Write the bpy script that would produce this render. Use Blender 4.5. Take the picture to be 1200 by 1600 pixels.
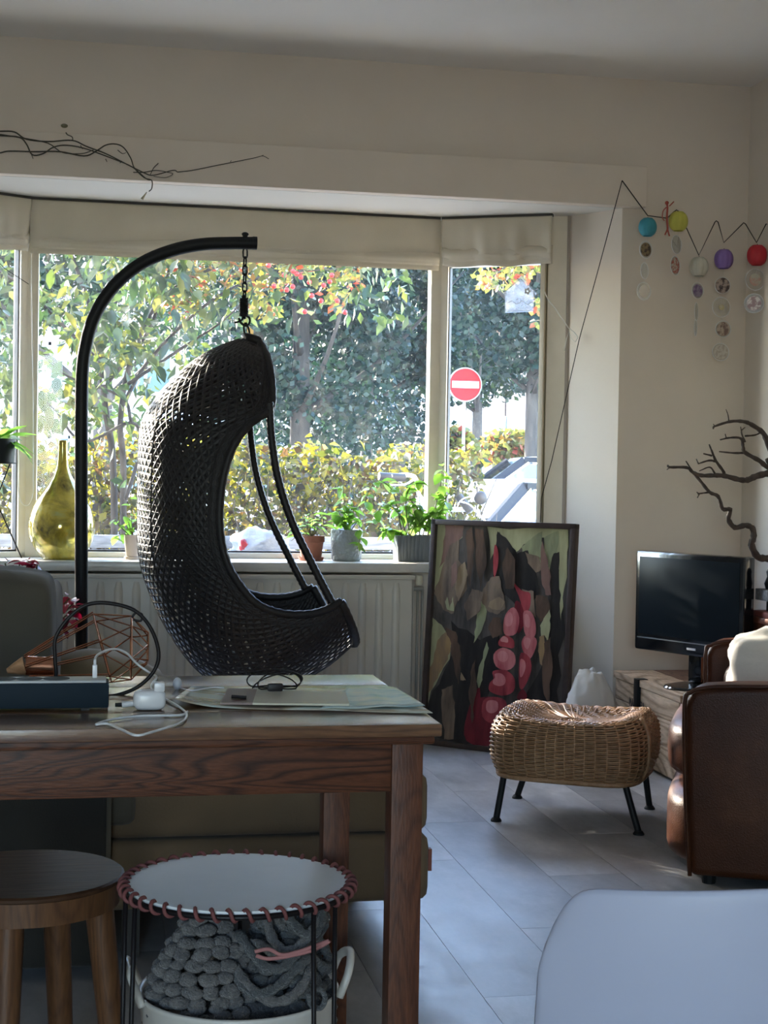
import bpy, bmesh, math, random
import numpy as np
from mathutils import Vector, Matrix, Euler
random.seed(7); RNG = np.random.default_rng(11)
for o in list(bpy.data.objects): bpy.data.objects.remove(o)
S = bpy.context.scene
COL = S.collection
PI = math.pi

# ------------------------------------------------------------------ camera
F_PX = 2400.0; CAM_H = 1.1
YAW = math.radians(10.8); PIT = math.atan(55 / F_PX); ROLL = 0.017
_fw0 = Vector((math.sin(YAW), math.cos(YAW), 0)); _r0 = Vector((math.cos(YAW), -math.sin(YAW), 0)); _z = Vector((0, 0, 1))
_fw = _fw0 * math.cos(PIT) - _z * math.sin(PIT); _u0 = _r0.cross(_fw)
_r = _r0 * math.cos(ROLL) + _u0 * math.sin(ROLL); _u = _u0 * math.cos(ROLL) - _r0 * math.sin(ROLL)
CAM = Vector((0, 0, CAM_H))
cd = bpy.data.cameras.new('camera'); cam = bpy.data.objects.new('camera', cd); COL.objects.link(cam)
cd.sensor_fit = 'VERTICAL'; cd.sensor_height = 36.0; cd.lens = 36.0 * F_PX / 1600.0
cd.clip_start = 0.05; cd.clip_end = 400
cam.matrix_world = Matrix(((_r.x, _u.x, -_fw.x, CAM.x), (_r.y, _u.y, -_fw.y, CAM.y), (_r.z, _u.z, -_fw.z, CAM.z), (0, 0, 0, 1)))
S.camera = cam

def at(x, y, Y=None, Z=None, X=None):
    """point of the room seen at photo pixel x, y on the plane Y, Z or X = const"""
    d = _fw * F_PX + _r * (x - 600) - _u * (y - 800)
    t = (Y - CAM.y) / d.y if Y is not None else (Z - CAM.z) / d.z if Z is not None else (X - CAM.x) / d.x
    return CAM + d * t
def pxm(Y): return Y / F_PX      # metres per photo pixel at depth Y

# ------------------------------------------------------------------ light
SUN_EL = math.radians(20); SUN_DIR = Vector((0.53, -0.848, 0)).normalized() * math.cos(SUN_EL) + Vector((0, 0, -math.sin(SUN_EL)))
W = bpy.data.worlds.new('World'); S.world = W; W.use_nodes = True
nt = W.node_tree; nt.nodes.clear()
_out = nt.nodes.new('ShaderNodeOutputWorld'); _bg = nt.nodes.new('ShaderNodeBackground'); _sky = nt.nodes.new('ShaderNodeTexSky')
_sky.sky_type = 'NISHITA'; _sky.sun_disc = False; _sky.sun_elevation = math.radians(32)
_sky.sun_rotation = math.atan2(-SUN_DIR.x, -SUN_DIR.y); _sky.air_density = 1.0; _sky.dust_density = 0.6; _sky.ozone_density = 2.0
_bg.inputs['Strength'].default_value = 1.12
nt.links.new(_sky.outputs[0], _bg.inputs[0]); nt.links.new(_bg.outputs[0], _out.inputs[0])
sl = bpy.data.lights.new('sun', 'SUN'); sl.energy = 11.0; sl.angle = math.radians(0.8); sl.color = (1.0, 0.90, 0.74)
so = bpy.data.objects.new('sun', sl); COL.objects.link(so); so.location = (-6, 16, 9)
so.rotation_euler = SUN_DIR.to_track_quat('-Z', 'Y').to_euler()
def portal(name, loc, rot, sx, sy):
    l = bpy.data.lights.new(name, 'AREA'); l.shape = 'RECTANGLE'; l.size = sx; l.size_y = sy; l.cycles.is_portal = True
    o = bpy.data.objects.new(name, l); COL.objects.link(o); o.location = loc; o.rotation_euler = rot
portal('portal_bay', (0.6, 6.72, 1.45), (-PI / 2, 0, 0), 2.7, 1.6)
portal('portal_garden_doors', (-0.95, -3.25, 1.2), (PI / 2, 0, 0), 1.4, 2.4)
vs = S.view_settings
vs.view_transform = 'Standard'; vs.look = 'None'; vs.gamma = 1.0; vs.use_curve_mapping = False; vs.exposure = 1.85
S.display_settings.display_device = 'sRGB'
S.cycles.use_denoising = True
S.cycles.max_bounces = 10; S.cycles.diffuse_bounces = 5; S.cycles.transparent_max_bounces = 24
S.cycles.sample_clamp_indirect = 6.0; S.cycles.caustics_reflective = False; S.cycles.caustics_refractive = False

# ------------------------------------------------------------------ materials
MATS = {}
def _nodes(name):
    m = bpy.data.materials.new(name); m.use_nodes = True; t = m.node_tree; MATS[name] = m
    return m, t, t.nodes['Principled BSDF'], t.nodes['Material Output']
def N(t, kind, **kw):
    n = t.nodes.new(kind)
    for k, v in kw.items():
        if k.startswith('i_'): n.inputs[k[2:].replace('_', ' ')].default_value = v
        else: setattr(n, k, v)
    return n
def ramp(t, stops):
    r = t.nodes.new('ShaderNodeValToRGB'); e = r.color_ramp.elements
    while len(e) < len(stops): e.new(0.5)
    for q, (p, c) in zip(e, stops): q.position = p; q.color = (*c, 1)
    return r
def mix_rgb(t, fac, a, b, mode='MIX'):
    m = t.nodes.new('ShaderNodeMix'); m.data_type = 'RGBA'; m.blend_type = mode
    for k, v in (('Factor', fac), ('A', a), ('B', b)):
        s = [i for i in m.inputs if i.name == k and (i.type == 'RGBA' if k != 'Factor' else i.type == 'VALUE')][0]
        if isinstance(v, (int, float)): s.default_value = v
        elif isinstance(v, tuple): s.default_value = (*v, 1) if len(v) == 3 else v
        else: t.links.new(v, s)
    return [o for o in m.outputs if o.type == 'RGBA'][0]
def mat(name, col, rough=0.6, col2=None, nscale=6.0, bump=0.0, bscale=None, metal=0.0, stretch=None, spec=0.5, coat=0.0, detail=4.0, sheen=0.0, lo=0.35, hi=0.65, sss=None):
    """plain surface: base colour with noise variation and fine relief"""
    if name in MATS: return MATS[name]
    m, t, b, out = _nodes(name)
    b.inputs['Roughness'].default_value = rough; b.inputs['Metallic'].default_value = metal
    b.inputs['Specular IOR Level'].default_value = spec; b.inputs['Coat Weight'].default_value = coat
    b.inputs['Sheen Weight'].default_value = sheen
    b.inputs['Base Color'].default_value = (*col, 1)
    tc = N(t, 'ShaderNodeTexCoord'); mp = N(t, 'ShaderNodeMapping')
    t.links.new(tc.outputs['Object'], mp.inputs[0])
    if stretch: mp.inputs['Scale'].default_value = stretch
    if col2:
        n = N(t, 'ShaderNodeTexNoise', i_Scale=nscale, i_Detail=detail, i_Roughness=0.6)
        t.links.new(mp.outputs[0], n.inputs['Vector'])
        r = ramp(t, [(lo, col), (hi, col2)]); t.links.new(n.outputs[0], r.inputs[0]); t.links.new(r.outputs[0], b.inputs['Base Color'])
    if bump:
        n2 = N(t, 'ShaderNodeTexNoise', i_Scale=bscale or nscale * 4, i_Detail=5.0)
        t.links.new(mp.outputs[0], n2.inputs['Vector'])
        bp = N(t, 'ShaderNodeBump', i_Strength=bump, i_Distance=0.01)
        t.links.new(n2.outputs[0], bp.inputs['Height']); t.links.new(bp.outputs[0], b.inputs['Normal'])
    return m
def wood(name, c1, c2, axis='X', scale=9.0, rough=0.45, dist=2.2, coat=0.0, bump=0.15, ring=7.0, spec=0.3):
    """grain running along an axis: stretched noise + distorted bands"""
    if name in MATS: return MATS[name]
    m, t, b, out = _nodes(name)
    b.inputs['Roughness'].default_value = rough; b.inputs['Coat Weight'].default_value = coat; b.inputs['Coat Roughness'].default_value = 0.25; b.inputs['Specular IOR Level'].default_value = spec
    tc = N(t, 'ShaderNodeTexCoord'); mp = N(t, 'ShaderNodeMapping'); t.links.new(tc.outputs['Object'], mp.inputs[0])
    sc = {'X': (0.16, 1, 1), 'Y': (1, 0.16, 1), 'Z': (1, 1, 0.16)}[axis]; mp.inputs['Scale'].default_value = sc
    wv = N(t, 'ShaderNodeTexNoise', i_Scale=scale * 0.55, i_Detail=1.5, i_Distortion=dist * 0.2); t.links.new(mp.outputs[0], wv.inputs['Vector'])
    mu = N(t, 'ShaderNodeMath', operation='MULTIPLY'); mu.inputs[1].default_value = ring * 3.2; t.links.new(wv.outputs[0], mu.inputs[0])
    fr = N(t, 'ShaderNodeMath', operation='FRACT'); t.links.new(mu.outputs[0], fr.inputs[0])
    r = ramp(t, [(0.0, c2), (0.30, c1), (0.72, tuple(x * 0.9 + y * 0.1 for x, y in zip(c1, c2))), (1.0, c2)]); t.links.new(fr.outputs[0], r.inputs[0])
    fn = N(t, 'ShaderNodeTexNoise', i_Scale=scale * 14, i_Detail=3.0); t.links.new(mp.outputs[0], fn.inputs['Vector'])
    rr = ramp(t, [(0.3, (0.72, 0.72, 0.72)), (0.7, (1.06, 1.06, 1.06))]); t.links.new(fn.outputs[0], rr.inputs[0])
    c = mix_rgb(t, 1.0, r.outputs[0], rr.outputs[0], 'MULTIPLY'); t.links.new(c, b.inputs['Base Color'])
    bp = N(t, 'ShaderNodeBump', i_Strength=bump, i_Distance=0.004); t.links.new(fn.outputs[0], bp.inputs['Height']); t.links.new(bp.outputs[0], b.inputs['Normal'])
    return m
def leafmat(name, cols, trans=0.5, rough=0.5):
    """leaf: diffuse + translucent, colour differs from leaf to leaf"""
    if name in MATS: return MATS[name]
    m, t, b, out = _nodes(name); t.nodes.remove(b)
    g = N(t, 'ShaderNodeNewGeometry'); oi = N(t, 'ShaderNodeObjectInfo')
    ad = N(t, 'ShaderNodeMath', operation='ADD'); t.links.new(g.outputs['Random Per Island'], ad.inputs[0]); t.links.new(oi.outputs['Random'], ad.inputs[1])
    fr = N(t, 'ShaderNodeMath', operation='FRACT'); t.links.new(ad.outputs[0], fr.inputs[0])
    n = len(cols); r = ramp(t, [((i + 0.5) / n, c) for i, c in enumerate(cols)]); t.links.new(fr.outputs[0], r.inputs[0])
    d = N(t, 'ShaderNodeBsdfPrincipled'); d.inputs['Roughness'].default_value = rough; t.links.new(r.outputs[0], d.inputs['Base Color'])
    hs = N(t, 'ShaderNodeHueSaturation'); hs.inputs['Saturation'].default_value = 1.15; hs.inputs['Value'].default_value = 1.5
    t.links.new(r.outputs[0], hs.inputs['Color'])
    tr = N(t, 'ShaderNodeBsdfTranslucent'); t.links.new(hs.outputs[0], tr.inputs[0])
    mx = N(t, 'ShaderNodeMixShader'); mx.inputs[0].default_value = trans
    t.links.new(d.outputs[0], mx.inputs[1]); t.links.new(tr.outputs[0], mx.inputs[2]); t.links.new(mx.outputs[0], out.inputs[0])
    return m
def glassmat(name, tint=(1, 1, 1), refl=0.06, dust=0.0, rough=0.0, dustcol=(0.9, 0.93, 1.0)):
    """thin clear sheet: lets light through, mirrors a little, a film of dust"""
    if name in MATS: return MATS[name]
    m, t, b, out = _nodes(name); t.nodes.remove(b)
    tp = N(t, 'ShaderNodeBsdfTransparent'); tp.inputs[0].default_value = (*tint, 1)
    gl = N(t, 'ShaderNodeBsdfGlossy'); gl.inputs['Roughness'].default_value = rough
    mx = N(t, 'ShaderNodeMixShader'); mx.inputs[0].default_value = refl
    t.links.new(tp.outputs[0], mx.inputs[1]); t.links.new(gl.outputs[0], mx.inputs[2]); last = mx
    if dust:
        tl = N(t, 'ShaderNodeBsdfTranslucent'); tl.inputs[0].default_value = (*dustcol, 1)
        m2 = N(t, 'ShaderNodeMixShader'); m2.inputs[0].default_value = dust
        t.links.new(last.outputs[0], m2.inputs[1]); t.links.new(tl.outputs[0], m2.inputs[2]); last = m2
    t.links.new(last.outputs[0], out.inputs[0])
    return m
def fabricmat(name, col, col2=None, rough=0.9, weave=900.0, bump=0.25, sheen=0.3, nscale=5.0, trans=0.0):
    if name in MATS: return MATS[name]
    m, t, b, out = _nodes(name)
    b.inputs['Roughness'].default_value = rough; b.inputs['Sheen Weight'].default_value = sheen; b.inputs['Specular IOR Level'].default_value = 0.2
    tc = N(t, 'ShaderNodeTexCoord')
    n = N(t, 'ShaderNodeTexNoise', i_Scale=nscale, i_Detail=6.0); t.links.new(tc.outputs['Object'], n.inputs['Vector'])
    r = ramp(t, [(0.3, col), (0.7, col2 or tuple(c * 0.8 for c in col))]); t.links.new(n.outputs[0], r.inputs[0]); t.links.new(r.outputs[0], b.inputs['Base Color'])
    n2 = N(t, 'ShaderNodeTexNoise', i_Scale=weave * 0.3, i_Detail=2.0); t.links.new(tc.outputs['Object'], n2.inputs['Vector'])
    bp = N(t, 'ShaderNodeBump', i_Strength=bump, i_Distance=0.002); t.links.new(n2.outputs[0], bp.inputs['Height']); t.links.new(bp.outputs[0], b.inputs['Normal'])
    if trans:
        tr = N(t, 'ShaderNodeBsdfTranslucent'); t.links.new(r.outputs[0], tr.inputs[0])
        mx = N(t, 'ShaderNodeMixShader'); mx.inputs[0].default_value = trans
        t.links.new(b.outputs[0], mx.inputs[1]); t.links.new(tr.outputs[0], mx.inputs[2]); t.links.new(mx.outputs[0], out.inputs[0])
    return m

# ------------------------------------------------------------------ mesh helpers
def link(name, me, parent=None, m=None):
    o = bpy.data.objects.new(name, me); COL.objects.link(o)
    if parent is not None: o.parent = parent
    if m is not None and me is not None and not me.materials: me.materials.append(m)
    return o
MW = {}                                             # world matrices of empties and parts
def mw(o): return MW.get(o.name, Matrix.Identity(4))
def tag(o, label=None, cat=None, group=None, kind=None):
    if label: o['label'] = label
    if cat: o['category'] = cat
    if group: o['group'] = group
    if kind: o['kind'] = kind
    return o
def thing(name, label, cat, loc, rotz=0.0, group=None, kind=None):
    o = bpy.data.objects.new(name, None); COL.objects.link(o); o.empty_display_size = 0.05
    o.location = loc; o.rotation_euler = (0, 0, rotz)
    MW[o.name] = Matrix.Translation(Vector(loc)) @ Matrix.Rotation(rotz, 4, 'Z')
    return tag(o, label, cat, group, kind)
class B:
    """collects world-space geometry; obj() links it as ONE mesh object"""
    def __init__(s): s.v = []; s.f = []
    def add(s, vs, fs):
        k = len(s.v); s.v += [tuple(v) for v in vs]; s.f += [tuple(i + k for i in f) for f in fs]; return s
    def quad(s, a, b, c, d): return s.add((a, b, c, d), ((0, 1, 2, 3),))
    def box(s, lo, hi, M=None):
        x0, y0, z0 = lo; x1, y1, z1 = hi
        vs = [Vector(p) for p in ((x0, y0, z0), (x1, y0, z0), (x1, y1, z0), (x0, y1, z0), (x0, y0, z1), (x1, y0, z1), (x1, y1, z1), (x0, y1, z1))]
        if M is not None: vs = [M @ v for v in vs]
        return s.add(vs, ((0, 3, 2, 1), (4, 5, 6, 7), (0, 1, 5, 4), (1, 2, 6, 5), (2, 3, 7, 6), (3, 0, 4, 7)))
    def bar(s, p, q, w, h, up=(0, 0, 1)):
        """box beam from p to q, section w (side) x h (up)"""
        p = Vector(p); q = Vector(q); d = (q - p).normalized(); up = Vector(up)
        sd = d.cross(up).normalized(); u2 = sd.cross(d)
        a = sd * w / 2; b = u2 * h / 2
        return s.add((p - a - b, p + a - b, p + a + b, p - a + b, q - a - b, q + a - b, q + a + b, q - a + b),
                     ((0, 1, 2, 3), (4, 7, 6, 5), (0, 4, 5, 1), (1, 5, 6, 2), (2, 6, 7, 3), (3, 7, 4, 0)))
    def prism(s, poly, z0, z1):
        """plan polygon (x, y) extruded from z0 to z1"""
        n = len(poly); ar = sum(poly[i][0] * poly[(i + 1) % n][1] - poly[(i + 1) % n][0] * poly[i][1] for i in range(n))
        if ar < 0: poly = poly[::-1]
        return s.add([(x, y, z0) for x, y in poly] + [(x, y, z1) for x, y in poly],
                     [tuple(range(n - 1, -1, -1)), tuple(range(n, 2 * n))] + [(i, (i + 1) % n, n + (i + 1) % n, n + i) for i in range(n)])
    def slab(s, pts, off):
        """planar outline of 3-D points given a thickness vector"""
        n = len(pts); off = Vector(off); pts = [Vector(p) for p in pts]
        return s.add(pts + [p + off for p in pts], [tuple(range(n)), tuple(range(2 * n - 1, n - 1, -1))] + [(i, n + i, n + (i + 1) % n, (i + 1) % n) for i in range(n)])
    def tube(s, path, rad, seg=8, closed=False, flat=1.0, caps=True):
        path = [Vector(p) for p in path]; n = len(path)
        rs = rad if hasattr(rad, '__len__') else [rad] * n
        vs = []; ref = None
        for i, p in enumerate(path):
            if closed: d = path[(i + 1) % n] - path[i - 1]
            else: d = path[min(i + 1, n - 1)] - path[max(i - 1, 0)]
            d = d.normalized() if d.length > 1e-9 else Vector((0, 0, 1))
            if ref is None: ref = Vector((0, 0, 1)) if abs(d.z) < 0.9 else Vector((1, 0, 0))
            a = d.cross(ref)
            if a.length < 1e-6: a = d.cross(Vector((0, 1, 0.3)))
            a.normalize(); b = a.cross(d).normalized(); ref = b
            for k in range(seg):
                c = 2 * PI * k / seg; vs.append(p + a * math.cos(c) * rs[i] + b * math.sin(c) * rs[i] * flat)
        fs = []
        for i in range(n if closed else n - 1):
            j = (i + 1) % n
            for k in range(seg): k2 = (k + 1) % seg; fs.append((i * seg + k, j * seg + k, j * seg + k2, i * seg + k2))
        if caps and not closed: fs += [tuple(range(seg)), tuple(range(n * seg - 1, (n - 1) * seg - 1, -1))]
        return s.add(vs, fs)
    def lathe(s, prof, c=(0, 0, 0), seg=28, axis=None, sx=1.0, sy=1.0, cap=True):
        """profile of (radius, height) turned about the upright through c, or about axis"""
        c = Vector(c); M = Matrix.Identity(3)
        if axis is not None: M = Vector((0, 0, 1)).rotation_difference(Vector(axis).normalized()).to_matrix()
        vs = [c + M @ Vector((r * sx * math.cos(2 * PI * k / seg), r * sy * math.sin(2 * PI * k / seg), h)) for r, h in prof for k in range(seg)]
        n = len(prof); fs = [(i * seg + k, i * seg + (k + 1) % seg, (i + 1) * seg + (k + 1) % seg, (i + 1) * seg + k) for i in range(n - 1) for k in range(seg)]
        if cap:
            if prof[0][0] > 1e-5: fs.append(tuple(range(seg - 1, -1, -1)))
            if prof[-1][0] > 1e-5: fs.append(tuple(range((n - 1) * seg, n * seg)))
        return s.add(vs, fs)
    def ball(s, c, r, seg=12, ring=8, sc=(1, 1, 1)):
        return s.add(*_ball(c, r, seg, ring, sc))
    def grid(s, fn, nu, nv, thick=0.0):
        """surface fn(u, v), u and v in 0..1"""
        vs = [Vector(fn(i / nu, j / nv)) for i in range(nu + 1) for j in range(nv + 1)]
        return s.add(vs, [(i * (nv + 1) + j, (i + 1) * (nv + 1) + j, (i + 1) * (nv + 1) + j + 1, i * (nv + 1) + j + 1) for i in range(nu) for j in range(nv)])
    def obj(s, name, m=None, parent=None, smooth=False, bevel=0.0, bseg=2, kind=None, label=None, subsurf=0, solid=0.0, base=True, merge=0.0, auto=None):
        me = bpy.data.meshes.new(name); vs = [Vector(v) for v in s.v]
        if parent is not None: inv = mw(parent).inverted(); vs = [inv @ v for v in vs]; org = None
        elif base and vs:
            lo = [min(v[k] for v in vs) for k in range(3)]; hi = [max(v[k] for v in vs) for k in range(3)]
            org = Vector(((lo[0] + hi[0]) / 2, (lo[1] + hi[1]) / 2, lo[2])); vs = [v - org for v in vs]
        else: org = None
        me.from_pydata(vs, [], s.f)
        if bevel or merge:
            bm = bmesh.new(); bm.from_mesh(me)
            if merge: bmesh.ops.remove_doubles(bm, verts=bm.verts, dist=merge)
            if bevel: bmesh.ops.bevel(bm, geom=[e for e in bm.edges if len(e.link_faces) == 2 and e.calc_face_angle(0) > 0.5], offset=bevel, segments=bseg, profile=0.6, affect='EDGES')
            bm.to_mesh(me); bm.free()
        me.validate(); me.update()
        if smooth or bevel:
            me.shade_smooth()
            if bevel or auto:
                try: me.set_sharp_from_angle(angle=auto or math.radians(38))
                except Exception: pass
        o = link(name, me, parent, m)
        if org is not None: o.location = org
        MW[o.name] = mw(parent) if parent is not None else (Matrix.Translation(org) if org is not None else Matrix.Identity(4))
        if kind: o['kind'] = kind
        if label: o['label'] = label
        if solid: md = o.modifiers.new('Solidify', 'SOLIDIFY'); md.thickness = solid; md.offset = 0
        if subsurf: md = o.modifiers.new('Subdivision', 'SUBSURF'); md.levels = subsurf; md.render_levels = subsurf
        return o
def _ball(c, r, seg, ring, sc):
    c = Vector(c); vs = [c + Vector((0, 0, -r * sc[2]))]; fs = []
    for i in range(1, ring):
        a = -PI / 2 + PI * i / ring
        for k in range(seg): b = 2 * PI * k / seg; vs.append(c + Vector((r * sc[0] * math.cos(a) * math.cos(b), r * sc[1] * math.cos(a) * math.sin(b), r * sc[2] * math.sin(a))))
    vs.append(c + Vector((0, 0, r * sc[2]))); n = len(vs) - 1
    for k in range(seg):
        k2 = (k + 1) % seg; fs.append((0, 1 + k2, 1 + k)); fs.append((n, n - seg + k, n - seg + k2))
        for i in range(ring - 2): a = 1 + i * seg; fs.append((a + k, a + k2, a + seg + k2, a + seg + k))
    return vs, fs
def smooth_path(pts, n=6, closed=False):
    """Catmull-Rom through the points"""
    P = [Vector(p) for p in pts]; m = len(P); out = []
    for i in range(m if closed else m - 1):
        p0 = P[(i - 1) % m] if closed or i > 0 else P[0] * 2 - P[1]
        p1 = P[i]; p2 = P[(i + 1) % m]; p3 = P[(i + 2) % m] if closed or i + 2 < m else P[-1] * 2 - P[-2]
        for k in range(n):
            t = k / n; out.append(0.5 * ((2 * p1) + (p2 - p0) * t + (2 * p0 - 5 * p1 + 4 * p2 - p3) * t * t + (3 * p1 - p0 - 3 * p2 + p3) * t ** 3))
    if not closed: out.append(P[-1])
    return out
def pxpath(pts, Y, n=6): return smooth_path([at(p[0], p[1], Y=(p[2] if len(p) > 2 else Y)) for p in pts], n)
def share(name, me, parent, loc, rot=(0, 0, 0), scale=(1, 1, 1), m=None):
    """a piece that shares mesh data, placed in its parent's frame from world coordinates"""
    o = link(name, me, parent, m)
    o.location = (mw(parent).inverted() @ Vector(loc)) if parent is not None else loc
    o.rotation_euler = rot; o.scale = scale
    return o
def raw(name, vs, fs, m):
    me = bpy.data.meshes.new(name); me.from_pydata([tuple(v) for v in vs], [], fs); me.validate(); me.update(); me.materials.append(m); return me
def np_mesh(name, V, Fc, m, parent=None, kind=None, smooth=False):
    """big meshes from arrays: V (n,3), Fc (k,3 or 4)"""
    me = bpy.data.meshes.new(name); V = np.asarray(V, np.float32)
    if parent is not None: t = mw(parent).translation; V = V - np.array(t, np.float32)
    k = Fc.shape[1]; me.vertices.add(len(V)); me.vertices.foreach_set('co', V.ravel())
    me.loops.add(Fc.size); me.loops.foreach_set('vertex_index', Fc.ravel().astype(np.int32))
    me.polygons.add(len(Fc)); me.polygons.foreach_set('loop_start', (np.arange(len(Fc)) * k).astype(np.int32)); me.polygons.foreach_set('loop_total', np.full(len(Fc), k, np.int32))
    me.update(calc_edges=True); me.validate()
    if smooth: me.shade_smooth()
    o = link(name, me, parent, m); MW[o.name] = mw(parent) if parent is not None else Matrix.Identity(4)
    if kind: o['kind'] = kind
    return o
def leaf_arrays(P, size, rng, droop=0.3, wide=0.55, outward=None):
    """folded pointed leaves (4 triangles as 2 quads) at points P with random turn"""
    n = len(P); a = rng.uniform(0, 2 * PI, n); e = rng.uniform(-1.0, 0.7, n) - droop
    d = np.stack([np.cos(a) * np.cos(e), np.sin(a) * np.cos(e), np.sin(e)], 1)
    t = rng.normal(size=(n, 3)); s = np.cross(d, t); s /= np.linalg.norm(s, axis=1, keepdims=True) + 1e-9
    nn = np.cross(s, d); L = (size * rng.uniform(0.65, 1.25, n))[:, None]; w = L * wide * 0.5
    b = P; tip = P + d * L; mid = P + d * L * 0.48
    l = mid + s * w + nn * L * 0.10; r = mid - s * w + nn * L * 0.10
    V = np.stack([b, l, tip, r], 1).reshape(-1, 3)
    i = np.arange(n)[:, None] * 4
    return V, np.concatenate([i + np.array([[0, 1, 2]]), i + np.array([[0, 2, 3]])], 0)
def leaf_mesh(name, L, w, m, curl=0.15, nseg=4):
    """single leaf along +X, midrib folded, tip drooping"""
    vs = []; fs = []
    for i in range(nseg + 1):
        t = i / nseg; ww = w * (math.sin(PI * min(1, t * 0.92 + 0.06)) ** 0.8) * 0.5; z = -curl * L * t * t
        vs += [(t * L, ww, z + ww * 0.35), (t * L, 0, z), (t * L, -ww, z + ww * 0.35)]
    for i in range(nseg): a = i * 3; fs += [(a, a + 1, a + 4, a + 3), (a + 1, a + 2, a + 5, a + 4)]
    me = raw(name, vs, fs, m); me.shade_smooth(); return me
# ================================================================== the room
YW = 6.05; ZC = 2.75; ZS = 2.22; XR = 2.68; XL = -1.75; YB = -3.2; XC = 0.61
m_wall = mat('wall_paint', (0.72, 0.645, 0.555), 0.85, (0.69, 0.615, 0.525), 2.5, bump=0.06, bscale=60)
m_wallr = mat('side_wall_paint', (0.74, 0.68, 0.60), 0.85, (0.71, 0.65, 0.57), 2.5, bump=0.06, bscale=60)
m_ceil = mat('ceiling_paint', (0.84, 0.82, 0.78), 0.9, (0.81, 0.79, 0.75), 1.5, bump=0.03, bscale=50)
m_white = mat('white_gloss_paint', (0.78, 0.76, 0.70), 0.35, (0.74, 0.715, 0.65), 5)
m_frame = mat('cream_window_paint', (0.76, 0.70, 0.58), 0.4, (0.70, 0.64, 0.52), 8)
m_sill = mat('sill_stone', (0.60, 0.58, 0.53), 0.3, (0.54, 0.52, 0.48), 20)
m_rub = mat('dark_window_rubber', (0.03, 0.03, 0.035), 0.6)
m_glass = glassmat('window_glass', refl=0.02, dust=0.012)
def struct(o): o['kind'] = 'structure'; return o
# plan corners of the bay
PR0 = (2.13, YW); PR1 = (1.975, 6.30)               # splayed pier on the right: room corner, window end
CR = (1.49, 6.60); ER = (1.90, 6.34)                # right corner post, end of the right pane
mir = lambda p: (2 * XC - p[0], p[1])
PL0, PL1, CL, EL = mir(PR0), mir(PR1), mir(CR), mir(ER)
b = B(); b.box((XL, YW, ZS + 0.06), (XR, YW + 0.2, ZC)); b.box((PR0[0] + 0.1, YW, ZS), (XR, YW + 0.2, ZS + 0.06)); b.box((XL, YW, ZS), (PL0[0] - 0.1, YW + 0.2, ZS + 0.06))
struct(b.obj('wall_front', m_wall, base=False)); b = B()
b.prism([PR0, (XR, YW), (XR, 6.75), (2.15, 6.75), (1.99, 6.36), PR1], 0, ZS)
struct(b.obj('wall_pier_right', m_wall, base=False)); b = B()
b.prism([PL0, (XL, YW), (XL, 6.75), (2 * XC - 2.15, 6.75), mir((1.99, 6.36)), PL1], 0, ZS)
struct(b.obj('wall_pier_left', m_wall, base=False)); b = B()
b.prism([mir((2.0, 6.36)), mir((1.96, 6.44)), (1.96, 6.44), (2.0, 6.36), (2.16, 6.75), (2 * XC - 2.16, 6.75)], 0, 0.70)
struct(b.obj('wall_bay', m_wall, base=False))
b = B().box((XR, YB, 0), (XR + 0.15, 6.75, ZC)); struct(b.obj('wall_right', m_wallr))
b = B().box((XL - 0.15, YB, 0), (XL, 6.75, ZC)); struct(b.obj('wall_left', m_wall))
b = B().box((XL, YB - 0.15, 0), (-1.65, YB, ZC)).box((-0.25, YB - 0.15, 0), (XR, YB, ZC)).box((-1.65, YB - 0.15, 2.4), (-0.25, YB, ZC)); struct(b.obj('wall_back', m_wall))
b = B().box((XL - 0.15, YB - 0.15, ZC), (XR + 0.15, YW + 0.2, ZC + 0.12)); struct(b.obj('ceiling', m_ceil))
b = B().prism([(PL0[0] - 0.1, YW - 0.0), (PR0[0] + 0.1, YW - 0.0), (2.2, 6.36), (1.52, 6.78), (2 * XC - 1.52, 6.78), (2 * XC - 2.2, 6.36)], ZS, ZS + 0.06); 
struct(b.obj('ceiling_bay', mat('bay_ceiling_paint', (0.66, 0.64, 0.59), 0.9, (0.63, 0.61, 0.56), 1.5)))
b = B().box((XL, YW - 0.055, ZS), (2.215, YW, ZS + 0.165)); struct(b.obj('trim_1', m_wall, bevel=0.006))
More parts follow.
